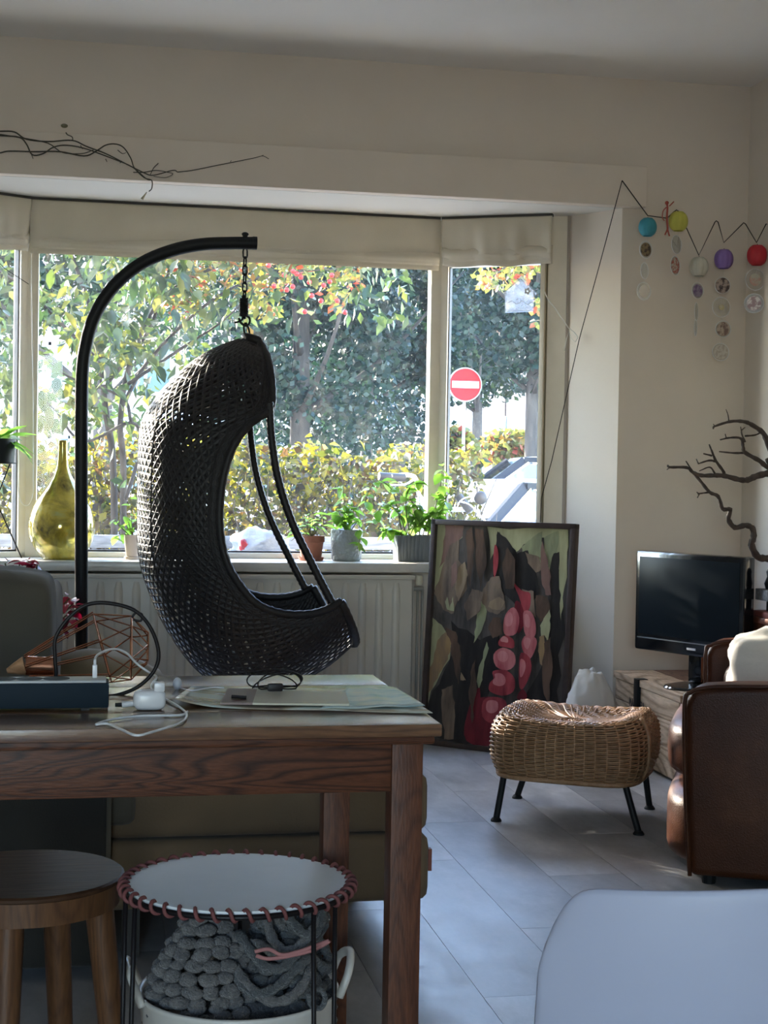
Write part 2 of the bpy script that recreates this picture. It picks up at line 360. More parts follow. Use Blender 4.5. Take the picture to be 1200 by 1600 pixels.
# floor: sub-floor and separate planks
m_plank = None
def floormat():
    m, t, bs, out = _nodes('slate_look_plank')
    bs.inputs['Specular IOR Level'].default_value = 0.85
    tc = N(t, 'ShaderNodeTexCoord'); oi = N(t, 'ShaderNodeObjectInfo')
    mp = N(t, 'ShaderNodeMapping'); mp.inputs['Scale'].default_value = (1, 0.45, 1); t.links.new(tc.outputs['Object'], mp.inputs[0])
    va = N(t, 'ShaderNodeVectorMath', operation='ADD'); t.links.new(mp.outputs[0], va.inputs[0])
    vm = N(t, 'ShaderNodeVectorMath', operation='SCALE'); vm.inputs['Scale'].default_value = 40.0
    cx = N(t, 'ShaderNodeCombineXYZ'); t.links.new(oi.outputs['Random'], cx.inputs[0]); t.links.new(oi.outputs['Random'], cx.inputs[1]); t.links.new(cx.outputs[0], vm.inputs[0]); t.links.new(vm.outputs[0], va.inputs[1])
    n = N(t, 'ShaderNodeTexNoise', i_Scale=9.0, i_Detail=8.0, i_Roughness=0.7); t.links.new(va.outputs[0], n.inputs['Vector'])
    r = ramp(t, [(0.28, (0.24, 0.245, 0.255)), (0.5, (0.38, 0.385, 0.395)), (0.74, (0.54, 0.545, 0.555))]); t.links.new(n.outputs[0], r.inputs[0])
    rv = ramp(t, [(0.0, (0.72, 0.72, 0.74)), (0.5, (1.0, 1.0, 1.0)), (1.0, (1.25, 1.23, 1.20))]); t.links.new(oi.outputs['Random'], rv.inputs[0])
    c = mix_rgb(t, 1.0, r.outputs[0], rv.outputs[0], 'MULTIPLY'); t.links.new(c, bs.inputs['Base Color'])
    rr = ramp(t, [(0.3, (0.36, 0.36, 0.36)), (0.7, (0.52, 0.52, 0.52))]); t.links.new(n.outputs[0], rr.inputs[0]); t.links.new(rr.outputs[0], bs.inputs['Roughness'])
    bp = N(t, 'ShaderNodeBump', i_Strength=0.12, i_Distance=0.004); t.links.new(n.outputs[0], bp.inputs['Height']); t.links.new(bp.outputs[0], bs.inputs['Normal'])
    return m
m_plank = floormat()
b = B().box((XL, YB - 0.1, -0.15), (XR, 6.74, -0.012)); floor = struct(b.obj('floor', mat('sub_floor', (0.12, 0.115, 0.11), 0.8), base=False))
PW, PLN = 0.215, 1.15; pk = B().box((-PW / 2 + 0.0006, -PLN / 2 + 0.0006, -0.012), (PW / 2 - 0.0006, PLN / 2 - 0.0006, 0.0))
pm = raw('plank', pk.v, pk.f, m_plank)
nx = int((XR - XL) / PW) + 1
for i in range(nx):
    x = XL + PW * (i + 0.5); off = (i * 0.41) % 1.0
    y = YB + 0.1 + PLN * off
    y -= PLN
    while y < 7.05:
        share('plank', pm, floor, (x, y, 0)); y += PLN
# sill
b = B().prism([(PL1[0], 6.29), (PR1[0], 6.29), ER, CR, CL, EL], 0.70, 0.74); struct(b.obj('trim_2', m_sill, bevel=0.006))
# windows: three panes in a bay
def window(name, p, q, label_, jw=(0.045, 0.045)):
    p = Vector((*p, 0)); q = Vector((*q, 0)); d = (q - p).normalized(); z0, z1 = 0.74, ZS
    w = B()
    for c, jj in ((p + d * jw[0] / 2, jw[0]), (q - d * jw[1] / 2, jw[1])): w.bar(c + Vector((0, 0, z0)), c + Vector((0, 0, z1)), 0.06, jj, up=d)
    w.bar(p + Vector((0, 0, z0 + 0.012)), q + Vector((0, 0, z0 + 0.012)), 0.06, 0.024); w.bar(p + Vector((0, 0, z1 - 0.1)), q + Vector((0, 0, z1 - 0.1)), 0.06, 0.2)
    o = struct(w.obj(name, m_frame, bevel=0.004))
    nrm = Vector((-d.y, d.x, 0)); a = p + d * jw[0]; c = q - d * jw[1]
    rb = B()
    for s in (a, c): rb.bar(s + Vector((0, 0, z0 + 0.02)), s + Vector((0, 0, z1 - 0.2)), 0.03, 0.008, up=d)
    rb.bar(a + Vector((0, 0, z0 + 0.028)), c + Vector((0, 0, z0 + 0.028)), 0.03, 0.008); rb.obj('gasket', m_rub, o)
    g = B().slab([a + Vector((0, 0, z0 + 0.02)), c + Vector((0, 0, z0 + 0.02)), c + Vector((0, 0, z1 - 0.19)), a + Vector((0, 0, z1 - 0.19))], nrm * 0.001)
    g2 = B().quad(a + Vector((0, 0, z0 + 0.02)), c + Vector((0, 0, z0 + 0.02)), c + Vector((0, 0, z1 - 0.19)), a + Vector((0, 0, z1 - 0.19)))
    g2.obj('pane', m_glass, o)
    return o
window('window_1', CL, CR, '', (0.04, 0.04)); window('window_2', CR, ER, '', (0.05, 0.02)); window('window_3', EL, CL, '', (0.02, 0.05))
for i, (c) in enumerate((CR, CL)):                     # corner posts
    b = B().box((c[0] - 0.045, c[1] - 0.035, 0.74), (c[0] + 0.035, c[1] + 0.04, ZS)) if i == 0 else B().box((c[0] - 0.035, c[1] - 0.035, 0.74), (c[0] + 0.045, c[1] + 0.04, ZS))
    struct(b.obj('trim_%d' % (3 + i), m_frame, bevel=0.006))
for i, (e, p) in enumerate(((ER, PR1), (EL, PL1))):    # casings between glass and pier
    e = Vector((*e, 0)); p = Vector((*p, 0)); sg = 1 if i == 0 else -1
    b = B().prism([(e.x, e.y - 0.02), (p.x - sg * 0.0, p.y - 0.01), (p.x + sg * 0.03, p.y + 0.09), (e.x + sg * 0.02, e.y + 0.08)], 0.74, ZS)
    struct(b.obj('trim_%d' % (5 + i), m_frame))
m_shade_strip = mat('casing_shade_strip', (0.36, 0.31, 0.26), 0.6)  # shadowed side of the casings: the shade is put into this strip's colour
for i, (p, sg) in enumerate(((PR1, 1), (PL1, -1))): struct(B().prism([(p[0] - sg * .004, p[1] - .016), (p[0] + sg * .006, p[1] - .020), (p[0] + sg * .024, p[1] + .02), (p[0] + sg * .004, p[1] + .02)], 0.0, ZS).obj('trim_%d' % (7 + i), m_shade_strip))
# garden doors behind the viewer (daylight from the back of the room)
b = B()
for x in (-1.62, -0.95, -0.28): b.box((x - 0.03, YB - 0.09, 0), (x + 0.03, YB - 0.03, 2.4))
for z in (0.05, 2.36): b.box((-1.65, YB - 0.09, z - 0.05), (-0.25, YB - 0.03, z + 0.04))
d1 = struct(b.obj('door_1', m_white))
for x0, x1 in ((-1.59, -0.98), (-0.92, -0.31)):
    B().quad((x0, YB - 0.06, 0.09), (x1, YB - 0.06, 0.09), (x1, YB - 0.06, 2.31), (x0, YB - 0.06, 2.31)).obj('pane', m_glass, d1)
# roman blinds drawn up under the bay ceiling
m_blind = fabricmat('blind_cotton', (0.72, 0.66, 0.54), (0.66, 0.60, 0.48), trans=0.18, weave=500)
def blind(p, q, name, label, drop, sag=0.0, seed=1):
    p = Vector((*p, 0)); q = Vector((*q, 0)); d = (q - p); L = d.length; d.normalize(); n = Vector((d.y, -d.x, 0))
    rg = random.Random(seed); ph = [rg.uniform(0, 6) for _ in range(6)]
    t = thing(name, label, 'blind', (p + q) / 2 + Vector((0, 0, ZS - drop)))
    def surf(off, z0, z1, wav, sg):
        def f(u, v):
            wv = wav * (math.sin(u * 9 + ph[0]) * 0.5 + math.sin(u * 23 + ph[1]) * 0.3 + math.sin(u * 41 + ph[2]) * 0.2)
            s = sg * 4 * u * (1 - u) + sg * 0.5 * math.sin(u * 14 + ph[3])
            bulge = 0.012 * math.sin(PI * min(1, v * 1.15)) + wv * v
            return p + d * L * u + n * (off + bulge) + Vector((0, 0, z0 + (z1 - z0) * v - s * v))
        return f
    B().grid(surf(0.030, ZS - 0.002, ZS - drop, 0.022, sag), 48, 10).obj('front_flap', m_blind, t, smooth=True, solid=0.002)
    B().grid(surf(0.022, ZS - drop * 0.80, ZS - drop - 0.022, 0.014, sag * 1.1), 48, 6).obj('fold', m_blind, t, smooth=True, solid=0.002)
    B().grid(surf(0.012, ZS - drop * 0.80, ZS - drop - 0.042, 0.008, sag * 1.2), 48, 6).obj('fold', m_blind, t, smooth=True, solid=0.002)
    B().bar(p + n * 0.02 + Vector((0, 0, ZS - 0.006)), q + n * 0.02 + Vector((0, 0, ZS - 0.006)), 0.03, 0.010).obj('head_rail', mat('dark_line', (0.05, 0.045, 0.04), 0.7), t)
    return t
i_ = 0.075
blind((CL[0] + 0.012, 6.50), (CR[0] - 0.03, 6.50), 'roman_blind', 'wide cream cotton roman blind drawn up over the middle window', 0.185, 0.0, 3)
blind((CR[0] - 0.012, 6.49), (ER[0] + 0.005, 6.27), 'roman_blind', 'short sagging cream roman blind over the right-hand pane with road sign', 0.165, 0.006, 5)
blind((EL[0], 6.27), (CL[0] - 0.0, 6.49), 'roman_blind', 'cream roman blind at the left edge over the leftmost window', 0.18, 0.004, 8)
# ================================================================== outside the window
ZG = -0.30
m_bark = mat('bark', (0.030, 0.024, 0.019), 0.9, (0.06, 0.048, 0.038), 14, bump=0.6, bscale=40, stretch=(1, 1, 0.25))
m_twig = mat('twig_bark', (0.05, 0.037, 0.028), 0.85, (0.09, 0.07, 0.05), 30)
m_pave = mat('pavement', (0.34, 0.33, 0.31), 0.9, (0.28, 0.27, 0.26), 3, bump=0.2, bscale=40)
m_bounce_ground = mat('pale_bounce_ground', (0.42, 0.39, 0.34), 0.95, (0.34, 0.31, 0.27), 9, bump=0.6, bscale=40)  # garden ground made pale to bounce light up to the bay ceiling
struct(B().box((-40, 9.9, ZG - 0.2), (70, 70, ZG)).obj('ground_street', m_pave, base=False))
struct(B().box((-40, 6.76, ZG - 0.2), (70, 9.9, ZG - 0.001)).obj('ground_garden', m_bounce_ground, base=False))
struct(B().box((-12, -14, ZG - 0.2), (14, -3.36, ZG)).obj('ground_terrace', m_pave, base=False))

# hedge along the garden
m_hedge = leafmat('hedge_leaf', [(0.030, 0.042, 0.008), (0.080, 0.080, 0.015), (0.155, 0.135, 0.024), (0.025, 0.020, 0.009), (0.060, 0.034, 0.014), (0.20, 0.18, 0.034)], 0.5)
hedge = thing('hedge', 'clipped beech hedge with yellowing leaves outside the middle window', 'hedge', (0, 9.0, ZG))
rg = np.random.default_rng(3)
HX0, HX1 = -4.2, 2.28
def hedge_pts(n):
    x = rg.uniform(HX0, HX1, n); y = rg.uniform(8.72, 9.28, n)
    lv = rg.random(n); z = np.where(lv < 0.66, rg.uniform(0.72, 1.30, n), rg.uniform(ZG + 0.05, 0.85, n))
    z += 0.05 * np.sin(x * 3.1) * (z > 0.7) + 0.03 * np.sin(x * 11)
    y += 0.05 * np.sin(x * 5 + z * 4)
    return np.stack([x, y, z], 1)
V, Fc = leaf_arrays(hedge_pts(27000), 0.054, rg, wide=0.7)
np_mesh('foliage', V, Fc, m_hedge, hedge, kind='stuff')
hl = leaf_mesh('hedge_leaf', 0.065, 0.045, m_hedge, nseg=2)
for k in range(220):
    x = rg.uniform(-1.4, HX1); z = rg.uniform(0.55, 1.34)
    share('leaf', hl, hedge, (x, 8.66 + rg.uniform(-0.04, 0.05), z), (rg.uniform(-1, 1), rg.uniform(-0.5, 1.2), rg.uniform(0, 6.28)), (1, 1, 1))
tb = B()
for k in range(150):
    x = rg.uniform(HX0, HX1); y = rg.uniform(8.8, 9.2); p = Vector((x, y, ZG)); path = [p.copy()]
    for j in range(7): p += Vector((rg.normal() * 0.05, rg.normal() * 0.04, 0.2)); path.append(p.copy())
    tb.tube(path, [0.012 - 0.0013 * j for j in range(8)], 4, caps=False)
    for j in range(4):
        q = path[1 + j].copy(); pp = [q.copy()]
        for i in range(4): q += Vector((rg.normal() * 0.09, rg.normal() * 0.05, rg.uniform(0.0, 0.14))); pp.append(q.copy())
        tb.tube(pp, [0.006, 0.005, 0.004, 0.003, 0.002], 3, caps=False)
tb.obj('twigs', m_twig, hedge, kind='stuff')

# garden tree close to the window
m_tleaf = leafmat('garden_tree_leaf', [(0.020, 0.038, 0.015), (0.035, 0.060, 0.020), (0.070, 0.090, 0.024), (0.028, 0.050, 0.024), (0.14, 0.135, 0.032), (0.042, 0.064, 0.028)], 0.45, 0.35)
m_aleaf = leafmat('autumn_leaf', [(0.11, 0.12, 0.03), (0.19, 0.17, 0.04), (0.065, 0.085, 0.026), (0.20, 0.10, 0.034), (0.15, 0.14, 0.038), (0.08, 0.105, 0.03), (0.22, 0.05, 0.032)], 0.5)
base = at(188, 800, Y=8.0); gt = thing('garden_tree', 'leafy multi-stemmed garden tree in front of the hedge behind the chair stand', 'tree', (base.x, 8.0, ZG))
def limb(path, r0, r1, name='branch', m=m_twig, parent=None, n=5):
    P = smooth_path(path, n); k = len(P)
    return B().tube(P, [r0 + (r1 - r0) * i / (k - 1) for i in range(k)], 6).obj(name, m, parent, smooth=True)
stems = [([(190, 960), (193, 760), (188, 660), (205, 560), (250, 470), (330, 420), (450, 395)], .022, .006, 8.0),
         ([(180, 960), (178, 760), (165, 640), (150, 520), (120, 420), (80, 330)], .024, .008, 8.05),
         ([(196, 780), (220, 700), (205, 660), (130, 690), (85, 640), (50, 610)], .012, .004, 7.9),
         ([(188, 640), (235, 560), (330, 470), (420, 430), (540, 420)], .012, .003, 7.9),
         ([(165, 600), (230, 520), (270, 400), (300, 280)], .014, .005, 8.1),
         ([(150, 560), (90, 500), (40, 450), (-40, 400)], .012, .004, 8.1),
         ([(200, 600), (290, 540), (350, 500), (400, 450)], .01, .003, 7.7),
         ([(205, 660), (190, 620), (110, 590), (70, 560)], .01, .003, 7.7)]
for pts, r0, r1, Y in stems:
    P = [at(x, max(-400, y), Y=Y + 0.12 * math.sin(i * 2.1)) for i, (x, y) in enumerate(pts)]
    if pts[0][1] > 900: P[0].z = ZG
    limb(P, r0, r1, 'branch', m_bark, gt)
def px_cloud(n, dens, Y0, Y1, rng, box=(-160, 640, 60, 760)):
    out = []
    while len(out) < n:
        x = rng.uniform(box[0], box[1]); y = rng.uniform(box[2], box[3])
        if rng.random() < dens(x, y): out.append(at(x, y, Y=rng.uniform(Y0, Y1)))
    return np.array([tuple(p) for p in out])
def dens_green(x, y):
    d = 1.0
    if x > 330: d *= 0.0 if y > 500 else 0.35
    if x > 250 and y > 560: d *= 0.25
    if y > 660: d *= 0.12
    if x < 100 and 430 < y < 560: d *= 0.45
    if x < 95 and y < 440: d *= 0.35
    c = math.sin(x * .031 + y * .017) + math.sin(y * .043 - x * .021 + 1.3)
    return d * (0.9 if c > 0 else 0.35)
def dens_autumn(x, y):
    lim = 470 if x < 430 else 470 - (x - 430) * 0.16
    if x < 255 or x > 566 - max(0, (y - 440)) * 0.8: return 0
    if y > lim + 30 * math.sin(x * .05): return 0.05 if (y < 515 and x < 400) else 0
    return 1.0
rg2 = np.random.default_rng(5)
V, Fc = leaf_arrays(px_cloud(3300, lambda x, y: 1 if (y > 60 or x < 0) else .5, 7.5, 8.9, rg2, (-620, 30, -60, 640)), 0.085, rg2, droop=0.5, wide=0.5); np_mesh('sun_block_side_foliage', V, Fc, m_tleaf, gt, kind='stuff')  # extra leaves left of the view, added to break the sunlight into dapples
V, Fc = leaf_arrays(px_cloud(420, lambda x, y: 1, 7.6, 8.9, rg2, (0, 640, -80, 340)), 0.075, rg2, droop=0.3, wide=0.55); np_mesh('sun_block_upper_foliage', V, Fc, m_aleaf, gt, kind='stuff')  # leaves above the view, added to block the sun
V, Fc = leaf_arrays(px_cloud(4600, dens_green, 7.5, 8.7, rg2), 0.075, rg2, droop=0.5, wide=0.5); np_mesh('foliage', V, Fc, m_tleaf, gt, kind='stuff')
V, Fc = leaf_arrays(px_cloud(4200, dens_autumn, 7.6, 8.6, rg2), 0.048, rg2, droop=0.2, wide=0.55); np_mesh('autumn_foliage', V, Fc, m_aleaf, gt, kind='stuff')
gl = leaf_mesh('tree_leaf', 0.095, 0.047, m_tleaf, nseg=3); al = leaf_mesh('autumn_leaf', 0.065, 0.036, m_aleaf, nseg=2)
for p in px_cloud(170, lambda x, y: dens_green(x, y) if x > 45 and y > 385 else 0, 7.3, 7.7, rg2): share('leaf', gl, gt, p, (rg2.uniform(-.6, .6), rg2.uniform(0.1, 1.2), rg2.uniform(0, 6.28)))
for p in px_cloud(110, lambda x, y: dens_autumn(x, y) if y > 390 else 0, 7.45, 7.7, rg2): share('leaf', al, gt, p, (rg2.uniform(-.6, .6), rg2.uniform(-0.2, 1.0), rg2.uniform(0, 6.28)))
m_berry = mat('red_berry', (0.55, 0.035, 0.03), 0.35)
bb = B().ball((0, 0, 0), 0.013, 8, 6); bme = raw('berry', bb.v, bb.f, m_berry); bme.shade_smooth()
for x, y in ((466, 428), (462, 424), (470, 433), (452, 453), (457, 448), (480, 441), (505, 446), (512, 440), (476, 487), (441, 430), (430, 447), (524, 470), (538, 488), (490, 462), (500, 470), (420, 415), (520, 430)):
    share('berry', bme, gt, at(x + rg2.uniform(-4, 4), y, Y=7.5))

# street trees
def street_tree(px, Y, r, crown, n, size, label, m, seed, top=7.0, kink=0.0):
    rr = np.random.default_rng(seed); p = at(px, 700, Y=Y); p.z = ZG
    t = thing('street_tree', label, 'tree', p, group=None)
    path = [p + Vector((kink * math.sin(i * 1.1), 0, (top - 1) * i / 7)) for i in range(8)]
    limb(path, r, r * 0.45, 'trunk', m_bark, t, 3)
    for k in range(9):
        a = rr.uniform(0, 6.28); q = path[3 + k % 4].copy(); l = rr.uniform(1.2, 2.4)
        limb([q, q + Vector((math.cos(a) * l * .5, math.sin(a) * l * .5, l * .35)), q + Vector((math.cos(a) * l, math.sin(a) * l, l * .9))], r * .3, r * .06, 'branch', m_bark, t, 3)
    pts = []
    for (cx, cz, rx, rz, f) in crown:                       # clumps: metres from the trunk
        k = int(n * 2.3 * f); ph = rr.normal(size=(k, 3)); ph /= np.linalg.norm(ph, axis=1, keepdims=True); ph *= (rr.random((k, 1)) ** 0.45)
        c = np.array([p.x + cx, p.y, ZG + cz]); pts.append(c + ph * np.array([rx, rx * 0.8, rz]))
    P = np.concatenate(pts); g = np.sin(P[:, 0] * 4.1) + np.sin(P[:, 2] * 4.7 + P[:, 0] * 1.7) + np.sin(P[:, 1] * 3.3)
    P = P[g > -.75]; size = size * .66
    V, Fc = leaf_arrays(P, size, rr, droop=0.2, wide=0.75); np_mesh('crown', V, Fc, m, t, kind='stuff')
    return t
m_dk = leafmat('dark_street_leaf', [(0.006, 0.018, 0.011), (0.010, 0.026, 0.014), (0.018, 0.038, 0.016), (0.008, 0.022, 0.016)], 0.30)
m_md = leafmat('mid_street_leaf', [(0.011, 0.026, 0.013), (0.020, 0.040, 0.016), (0.042, 0.066, 0.02), (0.014, 0.032, 0.017)], 0.4)
GTX = 'trees across the street'
street_tree(468, 19, .17, [(0, 3.0, 1.5, 2.1, .5), (-.6, 4.6, 1.8, 1.6, .3), (.8, 4.8, 1.4, 1.6, .2)], 11000, .15, 'dense dark street tree just right of the hanging chair top', m_dk, 21, top=6)
street_tree(573, 21, .11, [(0.1, 4.2, 1.6, 1.5, .45), (.5, 5.4, 1.9, 1.4, .3), (-.3, 2.9, .8, .9, .15), (.9, 3.3, .45, .8, .1)], 9500, .15, 'dark street tree left of the right window post with straight trunk', m_dk, 22, top=6.5)
street_tree(520, 31, .14, [(0, 3.0, 2.6, 2.4, .5), (-1.2, 5, 2.6, 2.0, .25), (1.2, 5.4, 2.4, 2.0, .25)], 12000, .2, 'farther dark tree filling the gap between the two street trees', m_dk, 31, top=7.5)
street_tree(640, 33, .14, [(.2, 6.2, 2.4, 2.0, .6), (-1.2, 4.2, 1.3, 1.5, .4)], 9000, .2, 'farther dark tree peeking past the right window post', m_dk, 32, top=8)
street_tree(745, 27, .12, [(-.4, 4.9, 1.9, 1.6, .5), (.6, 5.7, 2.0, 1.5, .35), (0, 3.4, 1.1, .7, .15)], 9000, .17, 'street tree behind the red road sign', m_md, 23, top=7)
street_tree(832, 17, .115, [(-.1, 4.0, 1.2, 1.6, .5), (-.8, 4.6, 1.1, 1.0, .25), (.5, 3.6, 1.2, 1.4, .25)], 8000, .14, 'street tree with thick grey trunk at the right pane edge', m_dk, 24, top=6.5)
street_tree(160, 17, .15, [(0, 4.2, 1.9, 1.7, .6), (-1.2, 3.6, 1.2, 1.2, .4)], 7000, .15, 'street tree with brown trunk behind the garden tree', m_md, 25, top=6)
# yellow branch hanging into the right pane
bt = thing('maple_tree', 'yellow autumn branch hanging over the top of the right pane', 'tree', at(800, 380, Y=10.5) + Vector((1.6, 0, -0.0)))
bt.location.z = ZG; MW[bt.name] = Matrix.Translation(bt.location)
tp = bt.location.copy(); e1 = at(770, 432, Y=10.5)
limb([tp, tp + Vector((0, 0, 1.6)), tp + Vector((-.1, 0, 2.9))], .07, .05, 'trunk', m_bark, bt, 3)
limb([tp + Vector((-.1, 0, 2.6)), at(850, 400, Y=10.5), e1], .025, .004, 'branch', m_twig, bt, 4)
rg4 = np.random.default_rng(9)
P = px_cloud(1500, lambda x, y: 1 if (y < 470 - (x - 745) * .5 + 6 * math.sin(x * .3) and y < 452 and x > 745 + (y < 415) * 0) or (835 < x and 465 < y < 505) else 0, 10.2, 10.9, rg4, (745, 1000, 330, 520))
V, Fc = leaf_arrays(P, .055, rg4, wide=.8); np_mesh('foliage', V, Fc, m_aleaf, bt, kind='stuff')

# terrace houses across the street
m_brick = mat('pale_brick', (0.30, 0.20, 0.16), 0.9, (0.38, 0.28, 0.23), 20); m_plas = mat('white_render', (0.55, 0.55, 0.54), 0.8); m_roof = mat('roof_tile', (0.35, 0.22, 0.18), 0.8)
m_hwin = mat('dark_pane', (0.10, 0.14, 0.17), 0.1); 
for hi_ in range(7):
    x0 = -12 + hi_ * 6.0; Yh = 44
    nm = ['brick terrace house far left beyond the garden tree', 'brick terrace house second from the left across the street', 'brick terrace house behind the hanging chair across the street', 'brick terrace house seen under the dark street trees', 'brick terrace house seen left of the right window post', 'brick terrace house seen behind the road sign', 'brick terrace house seen above the parked car roof'][hi_]
    h = thing('terrace_house', nm, 'house', (x0 + 3, Yh, ZG), group='terrace houses across the street')
    B().box((x0 + .02, Yh, ZG), (x0 + 5.98, Yh + 8, 5.6)).obj('wall', m_brick, h); B().box((x0 + .02, Yh - .12, 2.45), (x0 + 5.98, Yh, 2.95)).obj('fascia', m_plas, h)
    B().add([(x0, Yh - .4, 5.5), (x0 + 6, Yh - .4, 5.5), (x0 + 6, Yh + 4, 9), (x0, Yh + 4, 9), (x0, Yh + 8.4, 5.5), (x0 + 6, Yh + 8.4, 5.5)], [(0, 1, 2, 3), (3, 2, 5, 4), (0, 3, 4), (1, 5, 2), (0, 4, 5, 1)]).obj('roof', m_roof, h)
    for (wx, wz, ww, wh) in ((.7, .55, 1.9, 1.55), (4.2, .55, 1.2, 1.55), (.7, 3.3, 1.5, 1.4), (2.6, 3.3, .9, 1.4), (4.2, 3.3, 1.2, 1.4)):
        w = B()
        for a in (0, ww / 2 - .03, ww - .06): w.box((x0 + wx + a, Yh - .06, wz), (x0 + wx + a + .09, Yh + .02, wz + wh))
        for a in (0, wh - .09): w.box((x0 + wx, Yh - .06, wz + a), (x0 + wx + ww, Yh + .02, wz + a + .09))
        wo = w.obj('window', m_plas, h); B().box((x0 + wx + .05, Yh - .03, wz + .05), (x0 + wx + ww - .05, Yh - .02, wz + wh - .05)).obj('pane', m_hwin, wo)
    B().box((x0 + 2.9, Yh - .05, ZG), (x0 + 3.85, Yh - .01, 2.1)).obj('door', m_plas, h)

# no-entry road sign
sp = at(727, 601, Y=17.4); sg = thing('road_sign', 'round red no-entry road sign with white bar on a grey pole', 'sign', (sp.x, sp.y, ZG))
m_sred = mat('sign_red', (0.30, 0.004, 0.007), 0.5, spec=.2); m_swh = mat('sign_white', (0.42, 0.42, 0.42), 0.5, spec=.2); m_gal = mat('galvanised', (0.42, 0.44, 0.46), 0.4, metal=0.6)
B().tube([(sp.x, sp.y + .04, ZG), (sp.x, sp.y + .04, sp.z + .2)], .018, 10).obj('pole', m_gal, sg, smooth=True)
SR = 27.5 * pxm(17.5)
B().lathe([(SR, 0), (SR, .02), (SR * .2, .02)], (sp.x, sp.y + .02, sp.z), 40, axis=(0, -1, 0)).obj('rim', m_swh, sg)
B().lathe([(SR * .93, 0), (SR * .93, .008)], (sp.x, sp.y - .0, sp.z), 40, axis=(0, -1, 0)).obj('disc', m_sred, sg)
B().box((sp.x - SR * .80, sp.y - .016, sp.z - SR * .20), (sp.x + SR * .80, sp.y - .006, sp.z + SR * .20)).obj('bar', m_swh, sg)

# shrubs across the street
rg5 = np.random.default_rng(17)
for sx, sy, Ys, rx, rz, lab in ((742, 706, 23.5, .35, .2, 'low green shrub at the foot of the road sign'), (803, 700, 22, .5, .30, 'yellow-green shrub left of the thick grey trunk'), (708, 700, 20, .3, .28, 'small yellowing shrub beside the right window post')):
    c = at(sx, sy, Y=Ys); t = thing('shrub', lab, 'shrub', (c.x, c.y, ZG)); ph = rg5.normal(size=(1500, 3)); ph /= np.linalg.norm(ph, axis=1, keepdims=True); ph *= rg5.random((1500, 1)) ** .4
    V, Fc = leaf_arrays(np.array([c.x, c.y, c.z]) + ph * np.array([rx, rx, rz]), .13, rg5, wide=.8); np_mesh('foliage', V, Fc, m_aleaf if 'yellow' in lab else m_md, t, kind='stuff')
    B().tube([(c.x, c.y, ZG), (c.x + .05, c.y, c.z * .6), (c.x, c.y, c.z)], .03, 6).obj('stem', m_bark, t)

